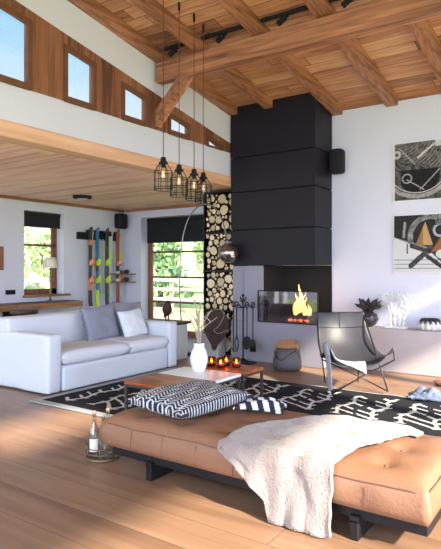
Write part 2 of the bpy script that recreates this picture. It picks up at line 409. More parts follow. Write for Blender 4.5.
o = obj('knee_brace', b, M['beam_y'], None, origin=(XC, 5.29, 3.14)); tag(o, 'diagonal timber brace between clerestory wall and the horizontal beam end', 'brace')

# small window with blind
def vwindow(n, root_mb, mat): return struct('window_%d' % n, root_mb, mat)
b = MB(); y0, y1, z0, z1 = SW; xw = XL-.2
b.box(xw-.05, xw, y1-.11, y1, z0, z1); b.box(xw-.05, xw, y0, y0+.02, z0, z1); b.box(xw-.05, xw, y0, y1, z0, z0+.1); b.box(xw-.05, xw, y0, y1, z1-.06, z1)
b.box(xw-.05, xw, y0, y1, 1.77, 1.81)
w = struct('window_6', b, M['brown_z']); 
g = MB(); g.box(xw-.03, xw-.024, y0, y1, z0, z1); obj('window_pane', g, M['glass'], w)
g = MB(); g.box(xw, xw+.03, y0+.01, y0+.05, 1.36, 1.56, .008); g.box(xw+.0, xw+.05, y0+.02, y0+.04, 1.38, 1.42); obj('window_handle', g, M['blackmatte'], w)
b = MB(); b.box(XL-.16, XL+.07, 6.0, 7.02, .845, .885, .006); struct('trim_6', b, M['brown_y'])
def blind(label, x0, x1, y0, y1, zt, zb, axis):
    t = thing('roller_blind', label, 'blind', ((x0+x1)/2, (y0+y1)/2, zb))
    s = MB()
    if axis == 'Y': s.tube([((x0+x1)/2, y0, zt-.03), ((x0+x1)/2, y1, zt-.03)], .028, 12)
    else: s.tube([(x0, (y0+y1)/2, zt-.03), (x1, (y0+y1)/2, zt-.03)], .028, 12)
    obj('roller_tube', s, M['blind'], t)
    s = MB(); s.box(x0, x1, y0, y1, zb, zt-.03, .002); obj('blind_fabric', s, M['blind'], t)
    s = MB(); s.box(x0-.006, x1+.006, y0-.003, y1+.003, zb-.02, zb, .004); obj('bottom_bar', s, M['black'], t)
blind('short black roller blind at the top of the small left window', XL-.1, XL-.08, 6.04, 6.88, 2.385, 2.13, 'Y')
# big window
b = MB(); x0, x1, z0, z1 = FW; yw = YF+.22
b.box(x0, x0+.1, yw, yw+.06, 0.0, z1); b.box(x1-.1, x1, yw, yw+.06, 0.0, z1); b.box(x0, x1, yw, yw+.06, 0.0, .1); b.box(x0, x1, yw, yw+.06, z1-.08, z1)
for z in (1.70, 1.18, .67): b.box(x0, x1, yw+.005, yw+.05, z-.02, z+.02)
w = struct('window_7', b, M['brown_z'])
g = MB(); g.box(x0, x1, yw+.03, yw+.036, .05, z1); obj('window_pane', g, M['glass'], w)
blind('wide black roller blind at the top of the large alcove window', x0+.02, x1-.02, yw-.05, yw-.03, 2.4, 1.91, 'X')

# ------------------------------------------------------------------ outdoors
b = MB()
def hill(u, v):
    x = -60+120*u; y = -20+100*v
    dist = max(0, (y-12)) + max(0, -x-14)*.8
    z = -.9+.09*dist+.8*noise.noise(Vector((x*.06, y*.06, 0)))*min(1, dist*.1)
    if x > -9.5 and y < 9.8: z = -1.0
    return (x, y, z)
b.grid(hill, 60, 50); o = obj('meadow', b, M['grass'], None, origin=(0, 0, 0)); o['kind'] = 'structure'
def groundz(x, y): return hill((x+60)/120, (y+20)/100)[2]
def make_tree(name, label, cat, kind, h, seed):
    r = random.Random(seed); t = thing(name, label, cat, (0, 0, 0), None)
    s = MB(); s.tube([(0, 0, 0), (.05, 0, h*.5), (0, .05, h*.95)], [h*.025, h*.018, h*.005], 8)
    obj('trunk', s, M['bark'], t)
    s = MB()
    for k in range(3200):
        if kind: 
            q = r.random()**.8; z = h*(.12+.88*q); R = h*.24*(1-q)*(.75+.25*math.sin(q*40)); a = r.random()*2*PI; rr = R*math.sqrt(r.random())
            c = Vector((rr*math.cos(a), rr*math.sin(a), z-rr*.25))
        else:
            c = Vector((r.gauss(0, 1), r.gauss(0, 1), r.gauss(0, 1))).normalized()*(r.random()**.4); c = Vector((c.x*h*.3, c.y*h*.3, h*.58+c.z*h*.38)); c.x += h*.06*math.sin(c.z*2)
        sz = h*.015*(.6+r.random())
        rot = Euler((r.random()*6, r.random()*6, r.random()*6)).to_matrix()
        s._new([c+rot@Vector(p)*sz for p in ((-1, -.6, 0), (1, -.6, 0), (1, .6, .3), (-1, .6, 0))], [(0, 1, 2, 3)])
    obj('foliage', s, M['leafb' if kind else 'leafa'], t, recalc=False)
    return t
t1 = make_tree('spruce_tree', 'pointed green spruce on the hillside behind the windows', 'tree', 1, 6.5, 1)
t2 = make_tree('leafy_tree', 'round bright green leafy tree on the hillside behind the windows', 'tree', 0, 4.6, 2)
spots = []
rt = random.Random(11)
for i in range(8): spots.append((-25.5+i*3.5+rt.uniform(-.2, .2), 17.5+rt.uniform(-.3, .3), i % 3 == 0))
for i in range(7): spots.append((-27.5+i*3.9, 22.5+rt.uniform(-.4, .4), i % 3 == 1))
for i in range(4): spots.append((-20.5, 3.6+i*3.45, i % 2 == 0))
for i in range(3): spots.append((-25.5, 5.2+i*3.8, i % 2 == 1))
f1 = f2 = True
for x, y, k in spots:
    z = groundz(x, y)-.05; s = rt.uniform(.8, 1.0)
    if k:
        o = t1 if f1 else dup(t1, (x, y, z)); f1 = False
        o['group'] = 'spruces on the hillside'
    else:
        o = t2 if f2 else dup(t2, (x, y, z)); f2 = False
        o['group'] = 'leafy trees on the hillside'
    o.location = (x, y, z); o.scale = (s, s, s); o.rotation_euler.z = rt.random()*6
def fence(axis, a0, a1, c, lab, base):
    t = thing('rail_fence', lab, 'fence', ((a0+a1)/2, c, base) if axis == 'X' else (c, (a0+a1)/2, base))
    a = a0
    while a <= a1+.01:
        s = MB(); s.box(a-.05, a+.05, c-.05, c+.05, base, 1.12, .01) if axis == 'X' else s.box(c-.05, c+.05, a-.05, a+.05, base, 1.12, .01)
        obj('fence_post', s, M['fence'], t); a += 2.2
    for i, (z, h) in enumerate(((1.07, .12), (.80, .09), (.53, .08), (.26, .08), (.0, .08), (-.28, .08))):
        s = MB()
        if axis == 'X': s.box(a0-.3, a1+.3, c-.09, c-.05, z-h/2, z+h/2, .006)
        else: s.box(c+.05, c+.09, a0-.3, a1+.3, z-h/2, z+h/2, .006)
        obj('fence_rail', s, M['fence_w' if i in (0, 2) else 'fence'], t)
fence('X', -14.0, -3.0, 11.6, 'pale horizontal rail fence seen through the large window', -1.0)
fence('Y', 2.0, 10.8, -11.4, 'pale rail fence seen through the small left window', -1.0)

# ------------------------------------------------------------------ chimney and fireplace
HX0, HX1, HY = -4.575, -3.2, 6.92
t = thing('chimney_hood', 'tall black panelled chimney hood above the fireplace', 'chimney hood', (-3.9, 7.2, 1.4))
b = MB(); b.prism([(HY+.02, 1.42), (YW-.002, 1.42), (YW-.002, roof(YW)), (HY+.02, roof(HY+.02))], 'X', HX0+.02, HX1-.02); obj('hood_core', b, M['groove'], t)
zs = [1.40, 1.93, 2.49, 3.01, None]
for i in range(4):
    za, zb = zs[i]+.008, (zs[i+1]-.008 if zs[i+1] else None)
    b = MB()
    if zb: b.box(HX0, HX1, HY, YW-.003, za, zb, .004)
    else: b.prism([(HY, za), (YW-.003, za), (YW-.003, roof(YW)-.002), (HY, roof(HY)-.002)], 'X', HX0, HX1)
    obj('hood_panel', b, M['hood'], t)
t = thing('fireplace', 'grey plastered fireplace with a glass fronted firebox', 'fireplace', (-3.85, 7.2, 0))
FX1 = -3.08
b = MB(); b.box(HX0, FX1, HY, YW-.003, 0, .585, .006); obj('base', b, M['grey'], t)
b = MB(); b.box(-4.33, -4.02, HY, YW-.003, .586, 1.398, .004); b.box(HX0, -4.331, HY+.05, YW-.003, .586, 1.398, .004); obj('side_column', b, M['grey'], t)
b = MB(); b.box(-4.0, -3.2, YW-.02, YW-.004, .586, 1.4); b.box(-4.018, -4.0, HY+.02, YW-.02, .586, 1.4); b.box(-4.0, -3.1, HY+.03, YW-.02, .586, .6); obj('firebox_lining', b, M['soot'], t)
g = MB(); g.box(-4.08, -3.155, HY-.022, HY-.016, .60, 1.035); gl = obj('glass_screen', g, M['fireglass'], t)
s = MB(); s.box(-4.09, -3.145, HY-.03, HY-.008, .585, .605, .003); s.box(-4.09, -3.145, HY-.028, HY-.01, 1.03, 1.045, .003)
s.box(-4.092, -4.078, HY-.028, HY-.01, .60, 1.04); s.box(-3.157, -3.143, HY-.028, HY-.01, .60, 1.04)
obj('screen_frame', s, M['black'], gl)
# fire
cx, cy = -3.50, 7.08
fl_pos = [((cx-.2, cy-.02, .65), (cx+.16, cy+.05, .67)), ((cx-.16, cy+.08, .65), (cx+.2, cy-.05, .66)), ((cx-.12, cy, .73), (cx+.14, cy+.03, .75)), ((cx-.02, cy-.08, .66), (cx+.1, cy+.12, .78))]
for i, (p, q) in enumerate(fl_pos):
    s = MB(); s.tube(curve([p, ((p[0]+q[0])/2, (p[1]+q[1])/2, (p[2]+q[2])/2+.012), q], 6), .036-.004*(i > 1), 10)
    o = obj('burning_log', s, M['soot'], None, origin=p); tag(o, 'charred log burning in the fireplace', 'log', 'logs burning in the fireplace')
s = MB()
for i in range(14): s.sphere((cx+rnd.uniform(-.16, .16), cy+rnd.uniform(-.08, .08), .625), .02, 8, 6)
o = obj('embers', s, M['ember'], None, origin=(cx, cy, .6)); tag(o, 'glowing red embers under the burning logs', 'embers', kind='stuff')
s = MB()
for dx, dy, h, r, ln in ((0, 0, .33, .05, -.03), (-.08, .01, .17, .045, .02), (.07, .0, .2, .04, .03), (.13, .02, .12, .035, -.02), (-.03, -.03, .24, .04, -.04), (.03, .03, .25, .035, .05)):
    h *= 1.35; pts = [(cx+dx+ln*math.sin(k*1.2)*k/7, cy+dy, .69+h*k/7) for k in range(8)]
    s.tube(pts, [r*(.55, 1, 1.02, .85, .6, .38, .2, .02)[k] for k in range(8)], 8)
o = obj('flames', s, M['fire'], None, origin=(cx, cy, .7)); tag(o, 'yellow orange flames rising from the logs in the fireplace', 'fire', kind='stuff')
b = MB(); b.box(FX1+.002, XR, 7.19, YW-.001, 0, .565, .01); o = obj('wall_bench', b, M['bench'], None, origin=(0, 7.3, 0)); tag(o, 'low pale plastered bench along the wall right of the fireplace', 'bench')

# ------------------------------------------------------------------ log rack
RXA, RXB, RYA, RYB = -5.235, -4.6, 7.12, 7.46
t = thing('log_rack', 'tall narrow black metal firewood rack left of the fireplace', 'log rack', ((RXA+RXB)/2, 7.29, 0))
shz = [.03, .70, 1.33, 1.93]
for x in (RXA, RXB-.02):
    for y in (RYA, RYB-.02):
        s = MB(); s.box(x, x+.02, y, y+.02, 0, ZL-.005); obj('post', s, M['black'], t)
for z in shz+[ZL-.03]:
    s = MB(); s.box(RXA+.021, RXB-.021, RYA+.001, RYB-.001, z-.012, z); s.box(RXA+.021, RXB-.021, RYA-.004, RYA, z-.02, z+.004); obj('shelf', s, M['black'], t)
s = MB(); s.box(RXA+.021, RXB-.021, RYB-.012, RYB-.008, .03, ZL-.04); obj('back_panel', s, M['soot'], t)
def make_log():
    s = MB(); s.mi = 0; n = 18
    ra = [1+.05*math.sin(2*a*PI/n*2+1)+.04*math.sin(2*a*PI/n*3) for a in range(n)]
    def ring(y, k): return [s.bm.verts.new((k*ra[i]*math.cos(2*PI*i/n), y, k*ra[i]*math.sin(2*PI*i/n))) for i in range(n)]
    A = ring(0, .9); B = ring(.012, 1); C = ring(.28, 1)
    f = s.bm.faces.new(A); f.material_index = 1
    for P, Q in ((A, B), (B, C)):
        for i in range(n):
            q = s.bm.faces.new((P[i], P[(i+1) % n], Q[(i+1) % n], Q[i])); q.smooth = True
    s.bm.faces.new(C[::-1])
    return obj('firewood_log', s, [M['bark'], M['logcut']], None, origin=(0, 0, 0))
lg = make_log(); first = True
rl = random.Random(3)
lev = ['lowest', 'second lowest', 'second highest', 'top']
for li in range(4):
    za = shz[li]+.003; zb = (shz+[ZL-.03])[li+1]-.024
    placed = []; xa, xb = RXA+.026, RXB-.026
    if li == 0: placed = [(xa+.36, za+.14, .135)]
    for tries in range(5000):
        R = rl.choice((.085, .075, .065, .06, .05, .045)) if tries < 900 else (rl.choice((.05, .042, .035)) if tries < 2600 else rl.choice((.03, .024, .02)))
        x = rl.uniform(xa+R, xb-R); z = rl.uniform(za+R, zb-R)
        if all((x-p)**2+(z-q)**2 > (R*1.0+r*1.0+.0)**2 for p, q, r in placed): placed.append((x, z, R))
    for x, z, R in placed:
        o = lg if first else lg.copy()
        if not first: COL.objects.link(o)
        first = False
        k = R*.985; o.location = (x, RYA+.012+rl.uniform(0, .035), z); o.scale = (k, 1, k); o.rotation_euler = (0, rl.random()*6, 0)
        tag(o, 'round cut log in the %s compartment of the black firewood rack' % lev[li], 'log', 'firewood logs in the %s compartment' % lev[li])

# ------------------------------------------------------------------ ski wall
t = thing('ski_rail', 'black wall rail that the skis hang from', 'rail', (XL, 7.85, 2.0))
s = MB(); s.box(XL, XL+.05, 7.2, 8.4, 1.93, 2.07, .01); obj('rail_board', s, M['blackmatte'], t)
for y in (7.46, 7.64, 7.81, 7.99, 8.2): s = MB(); s.box(XL+.05, XL+.1, y-.07, y+.07, 2.02, 2.12, .015); obj('hanger', s, M['blackmatte'], t)
def ski(y, w, cols, label, bind, top=2.18, bot=.62, x=-8.24, binding=True):
    w *= .84; t = thing('ski', label, 'ski', (x, y, bot), 'skis hanging on the wall rail')
    n = 30; s = MB()
    def wid(q): return w*(.86+.14*abs(2*q-1)**1.5)*(1 if q < .93 else math.sqrt(max(.05, 1-((q-.93)/.07)**2)))
    def xx(q): return x+(.035*max(0, (q-.9)/.1)**2)+.02*max(0, (.05-q)/.05)
    V = []
    for i in range(n+1):
        q = i/n; z = bot+(top-bot)*q; h = wid(q)/2; xc = xx(q)
        V.append([s.bm.verts.new(p) for p in ((xc, y-h, z), (xc, y+h, z), (xc+.014, y+h*.9, z), (xc+.014, y-h*.9, z))])
    for i in range(n):
        q = (i+.5)/n; mi = 0
        for k, c in enumerate(cols):
            if q >= c[0]: mi = k
        for k in range(4):
            f = s.bm.faces.new((V[i][k], V[i][(k+1) % 4], V[i+1][(k+1) % 4], V[i+1][k])); f.material_index = mi
    s.bm.faces.new(V[0]); s.bm.faces.new(V[n][::-1])
    obj('ski_body', s, [M[c[1]] for c in cols], t)
    if binding:
        for zz in (1.12, 1.47):
            s = MB(); s.box(x+.015, x+.07, y-w*.62, y+w*.62, zz-.055, zz+.055, .015); s.box(x+.03, x+.1, y-w*.35, y+w*.35, zz-.03, zz+.09, .012)
            obj('binding', s, M[bind], t)
ski(7.46, .115, [(0, 'navy'), (.12, 'navy'), (.2, 'orange'), (.35, 'navy'), (.76, 'orange'), (.83, 'navy')], 'black ski with orange bands, leftmost of the hanging skis', 'copper')
ski(7.64, .105, [(0, 'lime'), (.2, 'blue'), (.45, 'navy'), (.55, 'blue')], 'blue ski with a lime tail, hanging second from left', 'lime')
ski(7.90, .115, [(0, 'navy'), (.5, 'blue'), (.55, 'navy')], 'black ski hanging in the middle of the rail', 'lime')
ski(8.20, .11, [(0, 'redw'), (.3, 'navy'), (.55, 'redw')], 'rust red ski, rightmost of the dark hanging skis', 'copper')
ski(7.55, .05, [(0, 'pale'), (.5, 'lime'), (.6, 'pale')], 'pale narrow ski between the orange banded and the blue ski', 'lime', 2.1, .75, -8.29, False)
ski(8.05, .13, [(0, 'pale'), (.6, 'lime'), (.70, 'pale')], 'pale ski with lime stripe just right of the middle black ski', 'lime', 2.1, .78, -8.29, False)
ski(8.345, .12, [(0, 'pale'), (.6, 'lime'), (.70, 'pale')], 'pale ski with lime stripe, last on the right end of the rail', 'lime', 2.1, .78, -8.29, False)
for y, l in ((7.735, 'white ski pole hanging next to the blue ski'), (7.815, 'white ski pole hanging next to the middle black ski')):
    t = thing('ski_pole', l, 'ski pole', (-8.26, y, .85))
    s = MB(); s.tube([(-8.26, y, .85), (-8.26, y, 1.95)], .011, 8); obj('shaft', s, M['pale'], t)
    s = MB(); s.tube([(-8.26, y, 1.95), (-8.26, y, 2.08)], [.018, .022], 8); obj('grip', s, M['blackmatte'], t)
    s = MB(); s.lathe([(.012, 0), (.035, .008), (.012, .016)], (-8.26, y, .93), 14); obj('basket', s, M['lime'], t)
for z, l in ((1.255, 'upper small wooden wall shelf in the alcove corner'), (1.09, 'lower small wooden wall shelf in the alcove corner')):
    b = MB(); b.box(XL, -7.98, 8.02, 8.49, z-.025, z, .005); o = obj('wall_shelf', b, M['brown_y'], None, origin=(XL, 8.25, z)); tag(o, l, 'shelf', 'alcove corner shelves')
    for k, yy in enumerate((8.12, 8.25, 8.38)):
        s = MB(); s.lathe([(.025, 0), (.045, .02), (.05, .05+.015*k), (.042, .05+.015*k), (.03, .012)], (-8.15, yy, z), 16)
        o = obj('small_bowl', s, M[('ceramic', 'bronze', 'vaseg')[k]], None, origin=(-8.15, yy, z)); tag(o, '%s little bowl on the %s alcove shelf' % (('white', 'bronze coloured', 'dark')[k], l.split()[0]), 'bowl')
# counter
t = thing('wall_counter', 'thick wooden counter board under the small left window', 'counter', (XL, 5.6, .6))
b = MB(); b.box(XL, -7.92, 4.6, 7.0, .655, .76, .01); obj('board', b, M['brown_y'], t)
b = MB(); b.box(XL+.02, -7.96, 4.6, 6.96, .76, .768, .002); obj('dark_top', b, M['darktop'], t)
for y in (4.8, 5.6):
    b = MB(); b.box(XL, -8.0, y, y+.05, .45, .655, .004); obj('bracket', b, M['black'], t)
t = thing('table_lamp', 'cream shaded table lamp with a turned stem on the wooden counter', 'lamp', (-8.12, 6.41, .768))
s = MB(); s.lathe([(.07, 0), (.07, .012), (.03, .025), (.018, .05), (.014, .12)], (-8.12, 6.41, .768), 20); obj('base', s, M['bronze'], t)
s = MB(); s.lathe([(.012, .1), (.022, .14), (.012, .2), (.010, .32), (.024, .4), (.012, .45), (.01, .62)], (-8.12, 6.41, .768), 14); obj('stem', s, M['bronze'], t)
s = MB(); s.lathe([(.135, .60), (.095, .79)], (-8.12, 6.41, .768), 24, cap=False); obj('lamp_shade', s, M['shade'], t, solid=.004)
t = thing('power_outlet', 'black double socket plate on the wall left of the small window', 'socket', (XL, 5.755, .95))
b = MB(); b.box(XL, XL+.012, 5.66, 5.85, .91, .99, .003); obj('plate', b, M['blackmatte'], t)
for y in (5.71, 5.80):
    b = MB(); b.lathe([(.03, 0), (.03, .006)], (XL+.012, y, .95), 14, rot=Matrix.Rotation(PI/2, 3, 'Y')); obj('socket', b, M['groove'], t)
t = thing('wall_frame', 'small brown wooden frame cut by the left edge of the photo', 'frame', (XL, 5.3, 1.3))
b = MB(); b.box(XL, XL+.05, 5.52, 5.6, 1.33, 1.73, .006); b.box(XL, XL+.05, 5.0, 5.08, 1.33, 1.73, .006); b.box(XL, XL+.05, 5.08, 5.52, 1.33, 1.39, .006); b.box(XL, XL+.05, 5.08, 5.52, 1.67, 1.73, .006); obj('frame_edge', b, M['brown_z'], t)
b = MB(); b.box(XL, XL+.015, 5.08, 5.52, 1.39, 1.67); obj('picture', b, M['pale'], t)
def speaker(x0, x1, y0, y1, z0, z1, label, face):
    cx_, cy_ = (x0+x1)/2, (y0+y1)/2
    t = thing('wall_speaker', label, 'speaker', (cx_, cy_, z0))
    b = MB(); b.box(x0, x1, y0, y1, z0, z1, .045, seg=4); obj('body', b, M['blackmatte'], t)
    b = MB()
    if face == 'Y': b.box(x0+.03, x1-.03, y0-.006, y0+.01, z0+.03, z1-.03, .004)
    else: b.box(x1-.01, x1+.006, y0+.03, y1-.03, z0+.03, z1-.03, .004)
    obj('grille', b, M['black'], t)
    b = MB()
    if face == 'Y': b.box(cx_-.03, cx_+.03, y1, YW, (z0+z1)/2-.03, (z0+z1)/2+.03)
    else: b.box(XL, x0, cy_-.03, cy_+.03, (z0+z1)/2-.03, (z0+z1)/2+.03)
    obj('bracket', b, M['black'], t)
speaker(-3.17, -2.975, 7.29, 7.47, 2.70, 3.05, 'black wall speaker beside the top of the chimney hood', 'Y')
speaker(-8.31, -8.14, 8.16, 8.42, 2.19, 2.5, 'black wall speaker in the corner of the low alcove', 'X')
t = thing('ceiling_lamp', 'round black flat lamp on the low wooden ceiling', 'lamp', (-7.3, 6.43, 2.55))
s = MB(); s.lathe([(.15, 0), (.165, -.02), (.15, -.045), (.11, -.05)], (-7.3, 6.43, 2.6), 28); obj('ring', s, M['blackmatte'], t)
s = MB(); s.lathe([(.10, -.045), (.09, -.056)], (-7.3, 6.43, 2.6), 24); obj('lens', s, M['pale'], t)
t = thing('bar_stool', 'round dark stool behind the white sofa, only its seat showing', 'stool', (-7.2, 5.2, 0))
s = MB(); s.lathe([(.17, .66), (.205, .68), (.205, .725), (.19, .74)], (-7.2, 5.2, 0), 28); obj('seat', s, M['darktop'], t)
s = MB(); s.lathe([(.2, 0), (.2, .015), (.03, .03), (.025, .66)], (-7.2, 5.2, 0), 20); obj('pedestal', s, M['black'], t)

# ------------------------------------------------------------------ sofa
def puff(mb, x0, x1, y0, y1, z0, z1, p=.05, nu=22, nv=22, seed=0, sag=0, pw=.35):
    """a rounded soft block; grid top and bottom sharing a pinched rim"""
    def f(side):
        def g(u, v):
            a = 1-abs(2*u-1)**6; c = 1-abs(2*v-1)**6; k = (max(a, 0)*max(c, 0))**pw
            zm = (z0+z1)/2; h = (z1-z0)/2
            n = noise.noise(Vector((u*3+seed, v*3, side)))*.012
            bulge = 1
            return Vector((x0+(x1-x0)*u+(p*.0), y0+(y1-y0)*v, zm+side*h*k*bulge+n*k))
        return g
    mb.grid(f(1), nu, nv); mb.grid(f(-1), nu, nv)
    bmesh.ops.remove_doubles(mb.bm, verts=mb.bm.verts[:], dist=.0004)
SX0, SX1, SY0, SY1 = -5.72, -4.8, 3.76, 5.92
t = thing('sofa', 'large white slipcovered sofa on the left side of the room', 'sofa', (-5.26, 4.84, 0))
def cloth_box(mb, x0, x1, y0, y1, z0, z1, bev=.03, amp=.012, sub=7):
    mb.box(x0, x1, y0, y1, z0, z1, bev, seg=3)
    bmesh.ops.subdivide_edges(mb.bm, edges=[e for e in mb.bm.edges if e.calc_length() > .2], cuts=sub, use_grid_fill=True)
    for v in mb.bm.verts:
        p = v.co; fold = noise.noise(Vector((p.x*5, p.y*5, p.z*.9)))*amp*(1.6 if p.z < z1-.05 else .7)
        v.co.x += fold; v.co.y += noise.noise(Vector((p.x*4+9, p.y*4, p.z*.8)))*amp
s = MB(); cloth_box(s, SX0+.02, SX1, SY0+.2, SY1-.2, .015, .29); obj('base', s, M['fabric_w'], t, smooth=True)
s = MB(); cloth_box(s, SX0, SX1, SY0, SY0+.18, .015, .645, amp=.02); obj('armrest', s, M['fabric_w'], t, smooth=True)
s = MB(); cloth_box(s, SX0, SX1, SY1-.18, SY1, .015, .63); obj('armrest', s, M['fabric_w'], t, smooth=True)
s = MB(); cloth_box(s, SX0-.06, SX0+.2, SY0+.02, SY1-.02, .02, .79); obj('backrest', s, M['fabric_w'], t, smooth=True)
ym = (SY0+SY1)/2
for a, c in ((SY0+.185, ym+.15), (ym+.155, SY1-.185)):
    s = MB(); puff(s, SX0+.2, SX1+.02, a, c, .285, .455, seed=a, pw=.22); obj('seat_cushion', s, M['fabric_w2'], t, smooth=True)
    s = MB(); s.tube([(SX1+.022, a+.03, .37), (SX1+.022, c-.03, .37)], .005, 6); 
def cushion(name, label, mat, w, h, th, loc, rot, fringe=None, nu=28, col=None):
    t = MB()
    def f(side):
        def g(u, v):
            a = 2*u-1; c = 2*v-1
            k = (max(0, 1-a*a)*max(0, 1-c*c))**.42
            e = 1-.09*(1-abs(a)**2*0)*(1-abs(c)**1.5)*(abs(a)**6); e2 = 1-.09*(1-abs(a)**1.5)*(abs(c)**6)
            wr = noise.noise(Vector((u*4+w*7, v*4, side*3)))*.02*k
            return Vector((a*w/2*e, c*h/2*e2, side*th/2*k+wr))
        return g
    t.grid(f(1), nu, nu); t.grid(f(-1), nu, nu)
    bmesh.ops.remove_doubles(t.bm, verts=t.bm.verts[:], dist=.0004)
    R = Euler(rot).to_matrix().to_4x4(); R.translation = Vector(loc)
    bmesh.ops.transform(t.bm, matrix=R, verts=t.bm.verts[:])
    if col: 
        return t, R
    if fringe:
        r = thing(name, label, 'cushion', loc)
        obj('cover', t, mat, r, smooth=True)
        s = MB()
        for k in range(26):
            q = (k+.5)/26*h-h/2
            for sx in (-1, 1):
                p = R @ Vector((sx*w/2*.96, q, 0)); p2 = R @ Vector((sx*(w/2+.025), q+rnd.uniform(-.015, .015), rnd.uniform(-.01, .01)))
                s.tube([p, p2], [.007, .002], 5)
        obj('fringe', s, fringe, r)
        return r
    o = obj(name, t, mat, None, origin=loc, smooth=True); tag(o, label, 'cushion'); return o
# local x -> Y world, local y -> up leaning on the backrest
def lean(y, x, z, w, h, th, label, mat, tilt=18, spin=0, fringe=None, yaw=0):
    R = Matrix.Rotation(math.radians(90+yaw), 3, 'Z') @ Matrix.Rotation(math.radians(90-tilt), 3, 'X') @ Matrix.Rotation(math.radians(spin), 3, 'Z')
    return cushion('sofa_cushion', label, mat, w, h, th, (x, y, z), R.to_euler(), fringe)
lean(5.02, -5.34, .655, .58, .46, .15, 'grey fringed cushion leaning on the middle of the sofa back', M['fabric_g'], 14, 4, M['fabric_g'])
lean(5.60, -5.42, .665, .56, .46, .13, 'grey cushion at the far end of the sofa, behind the white one', M['fabric_g'], 8, -3)
lean(5.46, -5.20, .62, .47, .39, .13, 'white cushion at the far end of the sofa, in front of the grey one', M['fabric_w2'], 20, 4, M['fabric_g'])

# ------------------------------------------------------------------ bench, crate, bird behind the sofa
t = thing('side_cabinet', 'weathered white side cabinet with dark top behind the far sofa arm', 'cabinet', (-5.5, 6.4, 0))
b = MB(); b.box(-5.86, -5.16, 6.32, 6.62, .0, .52, .01); obj('body', b, M['weather'], t)
b = MB(); b.box(-5.9, -5.12, 6.28, 6.66, .521, .56, .006); obj('top', b, M['darktop'], t)
b = MB(); b.box(-5.162, -5.148, 6.35, 6.59, .04, .49, .004); obj('door', b, M['weather'], t)
t = thing('side_cabinet', 'low white weathered box on the floor between cabinet and log rack', 'cabinet', (-4.97, 6.97, 0))
b = MB(); b.box(-5.16, -4.78, 6.87, 7.08, 0, .36, .01); obj('body', b, M['weather'], t)
b = MB(); b.box(-5.17, -4.77, 6.86, 7.09, .361, .385, .004); obj('top', b, M['brown_x'], t)
t = thing('bird_figure', 'dark brown bird figure standing on the dark cabinet top', 'figurine', (-5.42, 6.44, .56))
c0 = Vector((-5.42, 6.44, .56))
s = MB(); 
bp = [(0, 0, .075), (.0, 0, .11), (.0, 0, .16), (.01, -.01, .21), (.02, -.015, .25), (.035, -.02, .285), (.04, -.02, .315)]
s.tube([c0+Vector(p) for p in bp], [.02, .055, .075, .07, .055, .042, .012], 14); obj('body', s, M['rust'], t, smooth=True)
s = MB(); s.tube([c0+Vector((.06, -.03, .285)), c0+Vector((.105, -.05, .27))], [.018, .003], 8); obj('beak', s, M['rust'], t)
s = MB(); s.tube([c0+Vector((-.03, .0, .12)), c0+Vector((-.075, .02, .05))], [.035, .01], 8); obj('tail', s, M['rust'], t)
for dy in (-.03, .03):
    s = MB(); s.tube([c0+Vector((0, dy, .1)), c0+Vector((0, dy, .004))], [.014, .009], 8); s.box(c0.x-.02, c0.x+.04, c0.y+dy-.015, c0.y+dy+.015, .56, .568); obj('leg', s, M['rust'], t)

# bellows
t = thing('fire_bellows', 'dark brown bellows with a looping cord in front of the log rack', 'bellows', (-4.75, 6.76, .12))
out = []
pr = [(0, .30), (.09, .29), (.165, .20), (.195, .10), (.17, -.01), (.11, -.12), (.05, -.20), (.03, -.27)]
poly = [(x, z) for x, z in pr]+[(-x, z) for x, z in pr[::-1]]
R = Matrix.Rotation(math.radians(-14), 4, 'X'); c0 = Vector((-4.72, 6.735, .42))
def rot_apply(mb): bmesh.ops.transform(mb.bm, matrix=Matrix.Translation(c0) @ Matrix.Rotation(math.radians(30), 4, 'Z') @ Matrix.Rotation(math.radians(6), 4, 'Y'), verts=mb.bm.verts[:])
for y0_, y1_, nm, mm in ((-.035, -.022, 'front_board', 'bellow'), (.022, .035, 'back_board', 'bellow'), (-.022, .022, 'leather_bag', 'darktop')):
    s = MB(); k = 1 if 'board' in nm else .93; s.prism([(x*k, z*k) for x, z in poly], 'Y', y0_, y1_); rot_apply(s); obj(nm, s, M[mm], t)
s = MB(); s.tube([(0, 0, -.25), (0, 0, -.30)], [.022, .012], 10); rot_apply(s); obj('nozzle', s, M['bronze'], t)
s = MB(); s.tube(curve([(-.15, -.045, .05), (-.19, -.05, .2), (-.02, -.05, .33), (.1, -.05, .27), (.03, -.05, .08), (-.03, -.05, .02), (.05, -.05, -.02), (.2, -.05, .06)], 40), .0035, 6); rot_apply(s); obj('cord', s, M['twig'], t)

# ------------------------------------------------------------------ arc lamp
LY = 6.74
def L(x, z): return Vector((x*1.05, LY+max(0, .12-.12*z), z))
t = thing('arc_floor_lamp', 'tall curved arc floor lamp with a smoky mirrored globe', 'lamp', (-5.43, LY+.11, 0))
s = MB(); s.lathe([(.14, 0), (.14, .03), (.02, .035)], (-5.43, LY+.11, 0), 28); obj('base', s, M['black'], t)
s = MB(); s.tube(curve([L(-5.17, .03), L(-5.17, .6), L(-5.16, 1.2), L(-5.11, 1.78), L(-4.99, 2.13), L(-4.82, 2.3), L(-4.66, 2.33), L(-4.50, 2.25), L(-4.38, 2.04), L(-4.31, 1.80)], 60), .011, 8); obj('arm', s, M['lampchrome'], t)
s = MB(); s.sphere((-4.50, LY, 1.585), .148, 28, 18); obj('globe', s, M['smoke'], t)
s = MB(); s.lathe([(.045, 0), (.04, .04), (.014, .06)], (-4.515, LY, 1.725), 16); obj('socket', s, M['lampchrome'], t)

